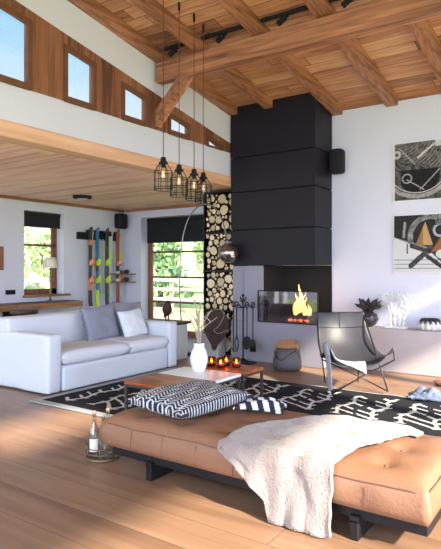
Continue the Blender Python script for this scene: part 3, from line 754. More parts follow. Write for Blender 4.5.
# ------------------------------------------------------------------ pendants and tracks
PP = [(-3.66, 4.29, 2.155, 'leftmost of the four black wire cage pendants'), (-3.664, 4.55, 2.12, 'second black wire cage pendant from the left'),
      (-3.64, 4.78, 2.105, 'third black wire cage pendant from the left'), (-3.67, 4.99, 2.10, 'rightmost and smallest looking black cage pendant')]
def pendant(x, y, z, label, first=False):
    t = thing('pendant_lamp', label, 'pendant lamp', (x, y, z), 'cage pendants over the coffee tables')
    zc = roof(y)
    s = MB(); s.lathe([(.013, zc-.085), (.013, zc)], (x, y, 0), 12); obj('ceiling_cup', s, M['blackmatte'], t)
    s = MB(); s.tube([(x, y, z+.33), (x, y, zc-.08)], .0045, 6); obj('cord', s, M['copper_cord'], t)
    s = MB(); s.lathe([(.012, .335), (.026, .33), (.03, .29), (.05, .275), (.045, .265), (.022, .255), (.02, .23)], (x, y, z), 16); obj('socket', s, M['blackmatte'], t)
    s = MB()
    for k in range(8):
        a = 2*PI*k/8+.2; c_, s_ = math.cos(a), math.sin(a)
        s.tube([(x+.03*c_, y+.03*s_, z+.275), (x+.065*c_, y+.065*s_, z+.235), (x+.095*c_, y+.095*s_, z+.185), (x+.095*c_, y+.095*s_, z)], .0035, 5)
    for zz, rr in ((0, .095), (.025, .095), (.185, .095), (.10, .095)):
        s.tube([(x+rr*math.cos(2*PI*k/20), y+rr*math.sin(2*PI*k/20), z+zz) for k in range(20)], .0035, 5, closed=True)
    obj('wire_cage', s, M['blackmatte'], t)
    s = MB(); s.lathe([(.012, .235), (.014, .22), (.034, .16), (.036, .13), (.02, .095), (.004, .09)], (x, y, z), 16); bl = obj('bulb', s, M['bulbglass'], t)
    s = MB(); s.tube([(x-.01, y, z+.2), (x-.008, y, z+.12), (x, y, z+.19), (x+.008, y, z+.12), (x+.01, y, z+.2)], .0018, 5); obj('filament', s, M['bulb'], bl)
M['copper_cord'] = plain('brown_textile_cord', rgb(110, 66, 54), .9)
M['bulbglass'] = thin_glass('bulb_glass', (.98, .95, .88, 1), .06)
for p in PP: pendant(*p)
s = MB()
def track(x0, x1, label, heads, y=5.165, z=4.02):
    t = thing('track_light', label, 'track light', ((x0+x1)/2, y, z))
    s = MB(); s.box(x0, x1, y-.02, y+.02, z, z+.035, .003); obj('rail', s, M['blackmatte'], t)
    for xx in (x0+.06, x1-.06):
        s = MB(); s.box(xx-.01, xx+.01, y-.01, y+.01, z+.035, roof(y)+.003); obj('hanger', s, M['blackmatte'], t)
    for hx in heads:
        h = MB(); h.tube([(hx, y, z), (hx, y-.01, z-.05)], .010, 8); h.box(hx-.02, hx+.02, y-.02, y+.02, z-.02, z+.002); hd = obj('head_arm', h, M['blackmatte'], t)
        h = MB(); R = Matrix.Translation((hx-.035, y-.03, z-.06)) @ Matrix.Scale(.85, 4) @ Euler((math.radians(15), math.radians(62), math.radians(10))).to_matrix().to_4x4()
        for k in range(5): h.lathe([(.033, -.065+k*.026), (.038, -.06+k*.026), (.038, -.05+k*.026), (.033, -.045+k*.026)], (0, 0, 0), 16)
        bmesh.ops.transform(h.bm, matrix=R, verts=h.bm.verts[:]); obj('spot_head', h, M['blackmatte'], hd)
track(-4.40, -4.03, 'short black spotlight track at the left end of the beam', [-4.2])
track(-3.82, -3.23, 'black spotlight track between second and third rafter', [-3.5])
track(-3.02, -2.43, 'black spotlight track left of the fourth rafter', [-2.72])
track(-2.23, -1.64, 'black spotlight track at the top right of the ceiling', [-2.0])

# ------------------------------------------------------------------ pictures
def picture(x0, x1, z0, z1, label, fn, nx=260, nz=170):
    t = thing('wall_picture', label, 'picture', ((x0+x1)/2, YW, z0))
    b = MB(); b.box(x0, x1, YW-.03, YW-.002, z0, z1, .003); obj('frame', b, M['paper'], t)
    g = MB(); g.grid(lambda u, v: (x0+.012+(x1-x0-.024)*u, YW-.0315, z0+.012+(z1-z0-.024)*v), nx, nz)
    o = obj('print', g, M['art'], t, recalc=False)
    def colf(p):
        c = p.center+o.location+t.location
        return fn((c.x-x0)/(z1-z0), (c.z-z0)/(z1-z0))
    paint(o, colf)
def seg(px, py, ax, ay, bx, by):
    dx, dy = bx-ax, by-ay; t_ = max(0, min(1, ((px-ax)*dx+(py-ay)*dy)/(dx*dx+dy*dy))); return math.hypot(px-ax-t_*dx, py-ay-t_*dy)
def art1(u, v):
    n = noise.noise(Vector((u*14, v*14, 1)))*.5+noise.noise(Vector((u*45, v*45, 5)))*.5
    n += .9*noise.noise(Vector((u*90, v*90, 7))); g = .075+.10*n+.05*(abs(math.sin((u*.6+v)*38+4*noise.noise(Vector((u*5, v*5, 0))))) > .9)
    if u+v*0 > 0 and v > .60+.12*math.cos(u*3.1): g = .10+.16*n+.12*(abs(math.sin(math.hypot(u-.1, v-1.2)*60)) > .93)
    if v < .52 and v > .1 and .12 < u < .75 and (u-.42)**2/.12+(v-.42)**2/.09 < 1: g = .018+.01*n
    r = math.hypot((u-.40)*.95, v-.62)
    if abs(r-.55) < .035 and v < .55: g = .30+.3*n
    if abs(r-.49) < .008 and v < .55: g = .5
    if abs(math.hypot(u-.22, v-.38)-.075) < .012: g = .32
    if abs(math.hypot(u-.05, v-.80)-.05) < .02: g = .5
    if seg(u, v, .22, .36, .50, .18) < .009 or seg(u, v, .44, .18, .75, .50) < .009: g = .35
    if seg(u, v, .40, .72, .66, .92) < .018+.01*n: g = .55
    if seg(u, v, .1, .9, .35, .62) < .012: g = .3
    if v > .88 and u > .68: g = .55+.1*n
    if u > .95: 
        q = math.hypot(u-1.15, v-.5); g = .05+.35*(abs(math.sin(q*22)) > .8)+.08*n
    g = max(.01, g); return (g*1.03, g*.95, g*.96)
def art2(u, v):
    n = noise.noise(Vector((u*12, v*12, 9)))*.5+noise.noise(Vector((u*40, v*40, 3)))*.5
    c = (.30+.03*n,)*3
    if v < .62-.45*u or v < .30:
        g = .62 if (v*14) % 1 > .22 or v > .28 else .3; c = (g, g, g)
    if v > .62-.32*u and v > .36: g = max(.012, .03+.02*n); c = (g, g*.95, g)
    r = math.hypot(u-.62, v-.62)
    if abs(r-.33) < .045 and v > .5: g = max(.02, .22+.3*n); c = (g, g, g)
    if abs(math.hypot(u-.78, v-.72)-.10) < .02: c = (.4, .4, .42)
    if seg(u, v, .18, .62, .2, .86) < .018+.02*abs(n): c = (.3, .28, .28)
    if v > .8 and u > .7: g = max(.03, .2+.4*n); c = (g, g, g)
    for ax, ay, bx, by, w in ((.30, .12, .62, .42, .05), (.62, .42, .95, .10, .05), (.32, .46, .6, .36, .045), (.55, .3, .95, .0, .04)):
        if seg(u, v, ax, ay, bx, by) < w*(.8+.5*abs(n)): g = max(.015, .06+.08*n); c = (g, g*.95, g*1.05)
    if .47 < v < .86 and abs(u-.52-.05*(v-.5)) < (.87-v)*.36: c = (.48, .30, .13) if u > .5 else (.30, .17, .07)
    if .36 < v < .64 and abs(u-.82) < (.66-v)*.6: c = (.30, .11, .05) if u < .84 else (.42, .2, .1)
    if math.hypot((u-.86)*.55, v-.32) < .085: c = (.55, .66, .56)
    if .33 < v < .5 and abs(u-.24) < .012: c = (.1, .1, .1)
    return c
picture(-2.295, -1.05, 2.256, 3.04, 'upper black and white print of round machine shapes on the wall', art1)
picture(-2.305, -1.05, 1.296, 2.075, 'lower print with copper coloured cones and dark shapes on the wall', art2)

# ------------------------------------------------------------------ objects on the wall bench
BZ = .565
t = thing('dark_vase', 'round dark ribbed vase on the wall bench behind the sling chair', 'vase', (-2.61, 7.33, BZ))
s = MB(); s.lathe([(.06, 0), (.10, .03), (.142, .10), (.12, .17), (.06, .21), (.045, .225), (.04, .21)], (-2.61, 7.33, BZ), 40, rib=.03, nrib=18); obj('body', s, M['vaseg'], t, smooth=True)
o = thing('leaf_bunch', 'bunch of dark pointed leaves standing in the dark vase', 'plant', (-2.61, 7.33, BZ+.2))
for k in range(22):
    a = k*2.4; el = .15+1.1*rnd.random(); ln = .14+.12*rnd.random(); d = Vector((math.cos(a)*math.cos(el), math.sin(a)*math.cos(el)*.6, math.sin(el)))
    p = Vector((-2.61, 7.33, BZ+.2)); s = MB(); m_ = p+d*ln*.5+Vector((0, 0, .02)); s.tube([p, p+d*ln*.3, m_, p+d*ln*.85, p+d*ln*1.1], [.006, .018, .030, .022, .002], 6); obj('leaf', s, M['leafd'], o)
t = thing('coral_sculpture', 'white branching coral sculpture on the wall bench', 'sculpture', (-2.23, 7.33, BZ))
s = MB(); s.box(-2.36, -2.08, 7.26, 7.40, BZ, BZ+.025, .008); obj('base', s, M['coral'], t)
s = MB()
def branch(p, d, r, n):
    q = p+d*(.062+.03*rnd.random()); s.tube([p, (p+q)/2+Vector((rnd.uniform(-.01, .01), 0, .003)), q], [r, r*.9, r*.72], 6)
    if n > 0:
        for k in range(2 if rnd.random() < .85 else 3):
            dd = Vector((d.x+rnd.uniform(-.55, .55), (d.y+rnd.uniform(-.3, .3))*.6, d.z+rnd.uniform(-.25, .35))).normalized(); dd.z = max(dd.z, .05)
            branch(q, dd, r*.74, n-1)
for x, dx in ((-2.29, -.25), (-2.24, -.05), (-2.18, .1), (-2.14, .2)): branch(Vector((x, 7.33, BZ+.02)), Vector((dx, 0, 1)).normalized(), .016, 5)
for v in s.bm.verts:
    if v.co.y > 7.48: v.co.y = 7.48
obj('coral_branches', s, M['coral'], t)
t = thing('ribbed_pot', 'low white ribbed gourd shaped pot with dark top on the wall bench', 'pot', (-1.79, 7.33, BZ))
s = MB(); s.lathe([(.09, 0), (.13, .02), (.15, .06), (.13, .11), (.07, .125)], (-1.79, 7.33, BZ), 64, rib=.09, nrib=12); obj('body', s, M['pumpkin'], t, smooth=True)
for k in range(12):
    a = 2*PI*(k+.5)/12; s = MB(); s.tube([(-1.79+.03*math.cos(a), 7.33+.03*math.sin(a), BZ+.14), (-1.79+.10*math.cos(a), 7.33+.10*math.sin(a), BZ+.135), (-1.79+.142*math.cos(a), 7.33+.142*math.sin(a), BZ+.09)], [.02, .022, .008], 6); obj('dark_petal', s, M['leafd'], t)

# ------------------------------------------------------------------ fire tools and basket
tx, ty = -4.22, 6.70
t = thing('fire_tool_stand', 'black wrought iron fireplace tool stand left of the fire', 'tool stand', (tx, ty, 0))
s = MB(); s.box(tx-.17, tx+.17, ty-.1, ty+.1, 0, .02, .006); s.lathe([(.1, .02), (.05, .05), (.02, .07)], (tx, ty, 0), 16); obj('base', s, M['black'], t)
s = MB(); s.tube([(tx, ty, .05), (tx, ty, .95)], .011, 8); s.sphere((tx, ty, .97), .022, 10, 8); obj('pole', s, M['black'], t)
s = MB()
for q in (-1, 1):
    s.tube(curve([(tx, ty, .78), (tx+q*.08, ty, .84), (tx+q*.15, ty, .80), (tx+q*.17, ty, .86)], 12), .009, 6)
    s.tube(curve([(tx, ty, .86), (tx+q*.05, ty, .95), (tx+q*.03, ty, .88)], 12), .007, 6)
s.tube([(tx, ty-.12, .80), (tx, ty+.08, .80)], .008, 6); obj('hook_bar', s, M['black'], t)
def tool(name, label, x, y, endf):
    r = thing(name, label, 'fire tool', (x, y, .1), 'fire tools hanging on the stand')
    s = MB(); s.tube([(x, y, .34), (x, y, .80)], .0075, 6); obj('shaft', s, M['black'], r)
    s = MB(); s.tube([(x+.028*math.cos(a*PI/6), y, .84+.04*math.sin(a*PI/6)) for a in range(12)], .008, 6, closed=True); obj('handle_loop', s, M['black'], r)
    s = MB(); endf(s, x, y); obj('tool_end', s, M['black'], r)
tool('poker', 'iron poker hanging at the left of the tool stand', tx-.165, ty, lambda s, x, y: s.tube(curve([(x, y, .36), (x, y, .2), (x+.02, y, .14), (x-.03, y, .2)], 10), .008, 6))
tool('fire_tongs', 'iron tongs hanging between poker and stand pole', tx-.09, ty-.03, lambda s, x, y: (s.tube(curve([(x, y, .4), (x-.03, y, .28), (x, y, .16)], 10), .007, 6), s.tube(curve([(x, y, .4), (x+.03, y, .28), (x, y, .16)], 10), .007, 6)))
tool('fire_shovel', 'iron shovel with round blade hanging right of the stand pole', tx+.09, ty-.04, lambda s, x, y: s.lathe([(.002, -.012), (.075, -.008), (.08, .006), (.07, .01), (.002, .0)], (x, y, .30), 20, rot=Matrix.Rotation(PI/2-.1, 3, 'X'), sy=1.2))
tool('hearth_brush', 'dark hearth brush hanging at the right of the tool stand', tx+.165, ty, lambda s, x, y: s.lathe([(.015, .17), (.035, .12), (.045, 0), (.01, -.005)], (x, y, .18), 14))
bx, by = -3.46, 6.62
t = thing('log_basket', 'dark grey metal log bucket with a wire handle before the fireplace', 'basket', (bx, by, 0))
s = MB(); s.lathe([(.02, .0), (.17, .0), (.205, .05), (.20, .12), (.165, .24), (.155, .29), (.165, .30), (.15, .285), (.18, .1), (.15, .03), (.02, .02)], (bx, by, 0), 36, cap=False); obj('body', s, M['basket'], t, smooth=True)
s = MB(); s.tube(curve([(bx-.16, by-.02, .28), (bx-.13, by-.14, .24), (bx, by-.21, .15), (bx+.12, by-.15, .24), (bx+.16, by-.02, .28)], 24), .005, 6); obj('handle', s, M['black'], t)
M['birch'] = plain('brown_split_wood', rgb(170, 124, 88), .9, bump=.5, vary=.4, vscale=14)
for i, (dx, dy, z, ry, lab) in enumerate(((-.05, -.04, .30, 25, 'split log in the bucket, on the left'), (.05, -.03, .30, 10, 'split log in the bucket, on the right'), (0, .05, .32, 20, 'split log in the bucket, behind the others'), (0, -.02, .365, 15, 'split log lying on top of the bucket logs'))):
    s = MB(); R = Matrix.Translation((bx+dx, by+dy, z)) @ Matrix.Rotation(math.radians(ry), 4, 'Z') @ Matrix.Rotation(math.radians(-4), 4, 'Y')
    s.prism([(-.04, -.035), (.045, -.03), (.035, .03), (-.02, .04)], 'X', -.11, .11); bmesh.ops.transform(s.bm, matrix=R, verts=s.bm.verts[:])
    o = obj('split_log', s, M['birch'], None, origin=(bx+dx, by+dy, z-.03)); tag(o, lab, 'log', 'logs in the metal bucket')

# ------------------------------------------------------------------ rug
RX0, RX1, RY0, RY1 = -4.78, -.75, 3.51, 5.82
g = MB(); nx, ny = 400, 230
def rugz(x, y):
    e = max(0, y-5.55)*max(0, x+1.95)
    return .010+.002*noise.noise(Vector((x*2, y*2, 0)))+min(.05, .16*e*(1+math.sin(x*9)))
g.grid(lambda u, v: (RX0+(RX1-RX0)*u, RY0+(RY1-RY0)*v, rugz(RX0+(RX1-RX0)*u, RY0+(RY1-RY0)*v)), nx, ny)
rug = obj('area_rug', g, M['rug'], None, origin=((RX0+RX1)/2, (RY0+RY1)/2, 0), solid=.012, recalc=False); tag(rug, 'large black rug with jagged white branch pattern on the plank floor', 'rug')
rr = random.Random(5); spines = []
k = 0; x = RX0+.34
while x < RX1-.1:
    for row, (a, c) in enumerate(((3.72, 4.62), (4.78, 5.66))):
        off = .12 if (k+row) % 2 else 0
        spines.append((x+rr.uniform(-.03, .03), a+off*.3, c-off*.4, (k+row) % 2))
    x += .30; k += 1
def rugc(p):
    c = p.center; X = c.x+rug.location.x; Y = c.y+rug.location.y
    n = noise.noise(Vector((X*22, Y*22, 0)))*.008
    if X-RX0 < .09 or Y-RY0 < .09 or RX1-X < .05 or RY1-Y < .03: return (.36, .37, .40)
    for sx, a, b_, par in spines:
        dx = abs(X-sx+.03*math.sin(Y*14)+n)
        if dx < .17 and a < Y < b_:
            sg = X-sx+.03*math.sin(Y*14)
            if dx < .017: return (.62, .61, .60)
            q = ((Y-a)+dx*(.6 if par else -.6)) % .15
            ln = (.16 if (sg > 0) == bool(par) else .06)*(1-.35*((Y-a)/(b_-a)))
            if q < .036 and dx < ln: return (.62, .61, .60)
    return (.016, .016, .021)
paint(rug, rugc)

# ------------------------------------------------------------------ coffee tables
TZ = .33
def coffee_table(label, x0, x1, y0, y1, tops):
    t = thing('coffee_table', label, 'coffee table', ((x0+x1)/2, (y0+y1)/2, .018), 'low coffee tables on the rug')
    for nm, a, c, m in tops:
        b = MB(); b.box(x0, x1, a+.002, c-.002, TZ-.028, TZ, .004); obj(nm, b, M[m], t)
    s = MB()
    s.box(x0+.005, x1-.005, y0+.005, y0+.027, TZ-.05, TZ-.029); s.box(x0+.005, x1-.005, y1-.027, y1-.005, TZ-.05, TZ-.029)
    s.box(x0+.005, x0+.027, y0+.027, y1-.027, TZ-.05, TZ-.029); s.box(x1-.027, x1-.005, y0+.027, y1-.027, TZ-.05, TZ-.029); obj('frame', s, M['legmetal'], t)
    for x in (x0+.005, x1-.03):
        for y in (y0+.005, y1-.03):
            s = MB(); s.box(x, x+.025, y, y+.025, .018, TZ-.05); obj('leg', s, M['legmetal'], t)
coffee_table('near coffee table with half wood and half white top beside the daybed', -3.58, -2.88, 3.64, 4.54, [('wood_top', 3.64, 4.11, 'tabletop'), ('white_top', 4.11, 4.54, 'marble')])
coffee_table('small wooden coffee table carrying the amber candle glasses', -3.42, -2.88, 4.58, 4.98, [('wood_top', 4.58, 4.98, 'tabletop')])
vx, vy = -3.29, 4.40
t = thing('white_vase', 'white ceramic vase with dry twigs on the coffee table', 'vase', (vx, vy, TZ))
s = MB(); s.lathe([(.05, 0), (.062, .02), (.085, .09), (.09, .14), (.075, .20), (.052, .245), (.055, .275), (.062, .285), (.045, .27), (.045, .2)], (vx, vy, TZ), 32); obj('body', s, M['ceramic'], t, smooth=True)
o = thing('dry_twigs', 'pale bare twigs standing in the white vase', 'twigs', (vx, vy, TZ+.2))
for k, (dx, dy, h) in enumerate(((-.22, -.05, .42), (-.10, .04, .50), (.02, 0, .46), (.12, .05, .40), (.22, 0, .33), (-.03, -.05, .56), (.08, -.06, .52), (-.16, .06, .36))):
    s = MB(); p0 = Vector((vx, vy, TZ+.2)); p3 = Vector((vx+dx, vy+dy, TZ+.22+h)); m_ = (p0+p3)/2+Vector((-dx*.3, 0, .04)); P = curve([p0, m_, p3], 10); s.tube(P, [.0075-.0004*j for j in range(11)], 5)
    for j in (4, 6, 8):
        q = P[j]; e_ = q+Vector((rnd.uniform(-.09, .09), rnd.uniform(-.04, .04), rnd.uniform(.02, .09))); s.tube([q, (q+e_)/2+Vector((0, 0, .01)), e_], [.0045, .004, .002], 5)
    obj('twig', s, M['twig'], o)
for i, (cx_, cy_, lb) in enumerate(((-3.35, 4.70, 'amber glass candle holder at the left of the group'), (-3.22, 4.68, 'amber glass candle holder at the front of the group'), (-3.25, 4.83, 'amber glass candle holder at the back of the group'), (-3.10, 4.79, 'amber glass candle holder at the right of the group'))):
    t = thing('candle_holder', lb, 'candle', (cx_, cy_, TZ), 'amber candle glasses on the small table')
    s = MB(); s.lathe([(.038, 0), (.045, .01), (.045, .10), (.041, .10), (.041, .012), (.002, .010)], (cx_, cy_, TZ), 22, cap=False); obj('glass_cup', s, M['amber'], t, smooth=True)
    s = MB(); s.lathe([(.034, .013), (.034, .045), (.002, .045)], (cx_, cy_, TZ), 16); cd = obj('candle', s, M['copper'], t)
    s = MB(); s.lathe([(.003, .045), (.011, .055), (.009, .07), (.001, .088)], (cx_, cy_, TZ), 10); obj('flame', s, M['flame'], cd)

# ------------------------------------------------------------------ sling chair
M0 = Vector((-2.12, 5.72, 0)); ur = Vector((.76, .65, 0)).normalized(); bk = Vector((-.65, .76, 0)).normalized()
def C(u, b_, z): return M0+ur*u+bk*b_+Vector((0, 0, z))
t = thing('sling_chair', 'dark leather butterfly sling chair on thin crossed rods', 'chair', M0)
FL, FR, BL, BR = C(-.31, 0, .018), C(.31, 0, .03), C(-.30, .55, .008), C(.28, .6, .008)
TFL, TFR, TBL, TBR = C(-.36, -.02, .52), C(.36, -.02, .50), C(-.28, .66, .83), C(.28, .66, .83)
for P in ([FL, TFL], [FL, C(.05, .03, .20), C(.40, .04, .36), TFR], [FR, C(.31, .40, .46), TBR+bk*.015], [FR, C(0, .08, .19), C(-.37, .16, .36), C(-.31, .52, .50), TBL+bk*.015],
          [C(-.20, .62, .008), TBL+bk*.015], [C(.20, .62, .008), TBR+bk*.015]):
    s = MB(); s.tube(P, .0085, 8); obj('rod_leg', s, M['rod'], t)
for a in (FL, FR, BL, BR):
    pass
rows = [[C(-.29, .66, .84), C(-.15, .70, .835), C(0, .71, .835), C(.15, .70, .835), C(.29, .66, .84)],
        [C(-.29, .60, .66), C(-.14, .66, .645), C(0, .68, .64), C(.14, .66, .645), C(.30, .60, .66)],
        [C(-.31, .48, .48), C(-.15, .56, .46), C(0, .58, .45), C(.16, .56, .46), C(.33, .48, .48)],
        [C(-.35, .30, .38), C(-.17, .38, .33), C(0, .40, .32), C(.17, .38, .33), C(.37, .30, .38)],
        [C(-.39, .12, .42), C(-.19, .20, .30), C(0, .22, .275), C(.19, .20, .30), C(.40, .12, .42)],
        [C(-.365, -.03, .53), C(-.22, .04, .33), C(0, .08, .285), C(.22, .04, .33), C(.365, -.03, .515)]]
s = MB(); s.grid(patchfn(rows), 44, 32); sl = obj('leather_sling', s, M['chairleather'], t, solid=.008)
f = patchfn(rows)
s = MB(); s.tube([f(.19, k/20)+Vector((.005, -.007, 0)) for k in range(21)], .004, 6); s.tube([f(.19*k/6, .5)+Vector((.005, -.007, 0)) for k in range(7)], .003, 6); obj('seam', s, M['rod'], sl)
# throw over the sling chair
def up(p, d=.018): return p+Vector((.0, -.004, d))
rowsT = [[C(-.39, -.13, .13), C(-.385, -.16, .08), C(-.37, -.19, .10)],
         [C(-.385, -.09, .33), C(-.385, -.12, .31), C(-.37, -.16, .33)],
         [C(-.385, .07, .52), C(-.39, -.02, .555), C(-.37, -.075, .53)],
         [up(f(.84, .06), .03), up(f(.93, .06), .03), up(f(1, .07), .03)],
         [up(f(.76, .20), .035), up(f(.86, .20), .035), up(f(.96, .20), .035)],
         [up(f(.74, .36), .035), up(f(.86, .36), .035), up(f(.99, .34), .03)],
         [up(f(.78, .52), .035), up(f(.90, .52), .03), up(f(1, .48), .01)+Vector((0.01, -.03, -.02))],
         [up(f(.84, .64), .035), up(f(.95, .62), .03), up(f(1, .60), .0)+Vector((.02, -.04, -.08))]]
s = MB(); pf = patchfn(rowsT)
s.grid(lambda u, v: pf(u, v)+Vector((0, 0, 1))*.010*noise.noise(Vector((u*9, v*5, 2)))+Vector((0, -.004, .004)), 40, 16); o = obj('chair_throw', s, M['fur'], None, origin=M0+Vector((-.2, 0, .1)), solid=.014); tag(o, 'pale grey white throw draped over the seat of the sling chair', 'throw')

# ------------------------------------------------------------------ daybed
DX0, DX1, DY0, DY1 = -2.76, -.66, 2.63, 3.46
t = thing('daybed', 'low tan leather daybed with a tufted mattress on a black frame', 'daybed', ((DX0+DX1)/2, (DY0+DY1)/2, 0))
b = MB(); b.box(DX0+.04, DX1-.0, DY0+.03, DY0+.07, .10, .155, .003); b.box(DX0+.04, DX1, DY1-.07, DY1-.03, .10, .155, .003)
b.box(DX0+.04, DX0+.08, DY0+.07, DY1-.07, .10, .155); b.box(DX1-.04, DX1, DY0+.07, DY1-.07, .10, .155); b.box(DX0+.08, DX1-.04, DY0+.3, DY0+.34, .12, .15); obj('frame', b, M['black'], t)
for x in (DX0+.37, DX1-.37):
    b = MB(); b.box(x, x+.045, DY0+.0, DY1-.02, .0, .1, .003); b.box(x, x+.045, DY0+.0, DY0+.03, .09, .12); obj('leg', b, M['black'], t)
tuft = [(DX0+.27+i*.32, DY0+.14+j*.275) for i in range(6) for j in range(3)]
def mat_top(x, y):
    u = (x-DX0)/(DX1-DX0); v = (y-DY0)/(DY1-DY0)
    k = (max(0, 1-abs(2*u-1)**14)*max(0, 1-abs(2*v-1)**7))**.5
    z = .325+.065*k+.012*noise.noise(Vector((x*2.2, y*3, 0)))
    for a, c in tuft:
        d2 = (x-a)**2+(y-c)**2; z -= .024*math.exp(-d2/.003)+.013*math.exp(-d2/.02)
    z += .006*noise.noise(Vector((x*9, y*7, 3)))
    return z
s = MB(); nu, nv = 130, 54
rc = .05
def shape(x, y):
    # round the plan corners a little
    return x, y
s.grid(lambda u, v: (DX0+(DX1-DX0)*u, DY0+(DY1-DY0)*v, mat_top(DX0+(DX1-DX0)*u, DY0+(DY1-DY0)*v)), nu, nv)
bm = s.bm; bm.verts.ensure_lookup_table()
W = nv+1; idx = lambda i, j: bm.verts[i*W+j]
border = [(i, 0) for i in range(nu)]+[(nu, j) for j in range(nv)]+[(i, nv) for i in range(nu, 0, -1)]+[(0, j) for j in range(nv, 0, -1)]
prev = [idx(*q) for q in border]; base = [v.co.copy() for v in prev]
ctr = Vector(((DX0+DX1)/2, (DY0+DY1)/2, 0))
for lv, (off, zf) in enumerate(((.010, .93), (.020, .75), (.026, .5), (.024, .25), (.012, .06), (-.012, 0))):
    cur = []
    for q, c in zip(border, base):
        nx_ = (-1 if q[0] == 0 else 1 if q[0] == nu else 0); ny_ = (-1 if q[1] == 0 else 1 if q[1] == nv else 0)
        wr = noise.noise(Vector((c.x*7, c.y*7, lv*.25)))*.012*(lv in (1, 2, 3))
        cur.append(bm.verts.new((c.x+nx_*(off+wr), c.y+ny_*(off+wr), .158+(c.z-.158)*zf)))
    for k in range(len(cur)):
        f_ = bm.faces.new((prev[k], prev[(k+1) % len(cur)], cur[(k+1) % len(cur)], cur[k])); f_.smooth = True
    prev = cur
bm.faces.new(prev)
mt = obj('mattress', s, M['leather'], t)
s = MB()
s.tube([(DX0+(DX1-DX0)*k/60, DY0-.012, mat_top(DX0+(DX1-DX0)*k/60, DY0)-.008) for k in range(1, 60)], .003, 6)
s.tube([(DX1+.012, DY0+(DY1-DY0)*k/30, mat_top(DX1, DY0+(DY1-DY0)*k/30)-.008) for k in range(1, 30)], .0045, 6)
for k in range(1, 8): 
    x = DX0+(DX1-DX0)*k/8; s.tube([(x, DY0-.022, .30), (x, DY0-.028, .24), (x, DY0-.024, .18)], .0022, 5)
obj('piping', s, M['seam'], mt)
for a, c in tuft:
    s = MB(); s.sphere((a, c, mat_top(a, c)+.003), .011, 10, 6, sz=.5); obj('button', s, M['seam'], mt)

# patterned cushion on the daybed
tm, R = cushion('patterned_cushion', '', M['maze'], .58, .68, .17, (-2.35, 3.04, .452), Euler((math.radians(2), math.radians(1), math.radians(-10))), col=True, nu=150)
inv = R.inverted()
o = obj('patterned_cushion', tm, M['maze'], None, origin=(-2.35, 3.04, .39), smooth=True); tag(o, 'black and white maze patterned cushion on the left end of the daybed', 'cushion')
def maze(p):
    c = inv @ (p.center+o.location); x = c.x*40; y = c.y*40
    if abs(c.x) > .28 or abs(c.y) > .33: return (.03, .03, .045)
    a = x-.0; cell = int(math.floor(x/2.0)); fx = x/2-cell
    zig = y+ (fx if cell % 2 else 1-fx)*1.2
    h = (zig) % 1.0 < .40
    step = (int(math.floor(y/3))+cell) % 3 == 0
    if step and .42 < fx < .60: h = True
    if fx < .10: h = False
    return (.58, .59, .62) if h else (.025, .027, .045)
paint(o, maze)
# striped scarf
rowsS = [[(-2.07, 3.33, .41), (-2.04, 3.22, .42), (-2.02, 3.08, .41)], [(-1.98, 3.34, .43), (-1.95, 3.24, .445), (-1.93, 3.12, .425)], [(-1.88, 3.36, .44), (-1.86, 3.27, .45), (-1.83, 3.17, .425)], [(-1.80, 3.43, .40), (-1.76, 3.34, .415), (-1.74, 3.22, .405)]]
s = MB(); pf2 = patchfn(rowsS); s.grid(lambda u, v: pf2(u, v)+Vector((0, 0, .012*math.sin(v*9+u*3))), 60, 30); 
o2 = obj('striped_scarf', s, M['maze'], None, origin=(-1.92, 3.27, .39), solid=.012, recalc=False); tag(o2, 'small black and white striped cloth beside the patterned cushion', 'cloth')
def stripe(p):
    c = p.center+o2.location; q = (c.x*.75+c.y*.7)*13
    return (.74, .75, .78) if q % 1 < .5 else (.03, .032, .05)
paint(o2, stripe)

# cream throw on the daybed
def thr(u, v):
    # v: across the cloth (0 left .. 1 right);  u: 0 far edge .. 1 hem
    xf = -1.50+.64*v; xn = -1.80+.70*v          # far edge / near edge of the mattress
    q = min(u/.58, 1)
    x = xf+(xn-xf)*q; y = (DY1-.10)+(DY0-.035-(DY1-.10))*q
    y += .10*(1-q)*math.sin(v*3.1)
    if u <= .58:
        z = mat_top(min(x, DX1-.02), max(y, DY0+.02))+.016
        z += (.014*noise.noise(Vector((x*7, y*4, 0)))+.018*abs(math.sin(v*7+q*1.5))+.008*noise.noise(Vector((x*20, y*16, 4))))*min(1, q*3+.3)
        if y < DY0+.06: z -= (DY0+.06-y)*.12
        return Vector((x, y, z))
    d = (u-.58)/.42
    if v < .38: ln = .03+.19*(v/.38)
    else: ln = .36
    ln = ln if v < .38 else .22+.13*min(1, (v-.38)/.06)
    if v > .93: ln -= .05*(v-.93)/.07
    z0_ = .325; z = z0_-ln*d
    gather = (v-.38)*.0
    y = DY0-.048-.018*abs(math.sin(v*16))*d-.02*d-.015*noise.noise(Vector((v*8, d*2, 4)))
    x = xn+d*(.10*(1-v) if v < .5 else .05-.10*(v-.5))+.02*noise.noise(Vector((v*6, d*3, 1)))
    return Vector((x, y, max(z, .014)))
s = MB(); s.grid(thr, 90, 80); o = obj('cream_throw', s, M['throw'], None, origin=(-1.35, 2.9, .1), solid=.014); tag(o, 'cream fleece throw hanging over the front of the daybed to the floor', 'throw')

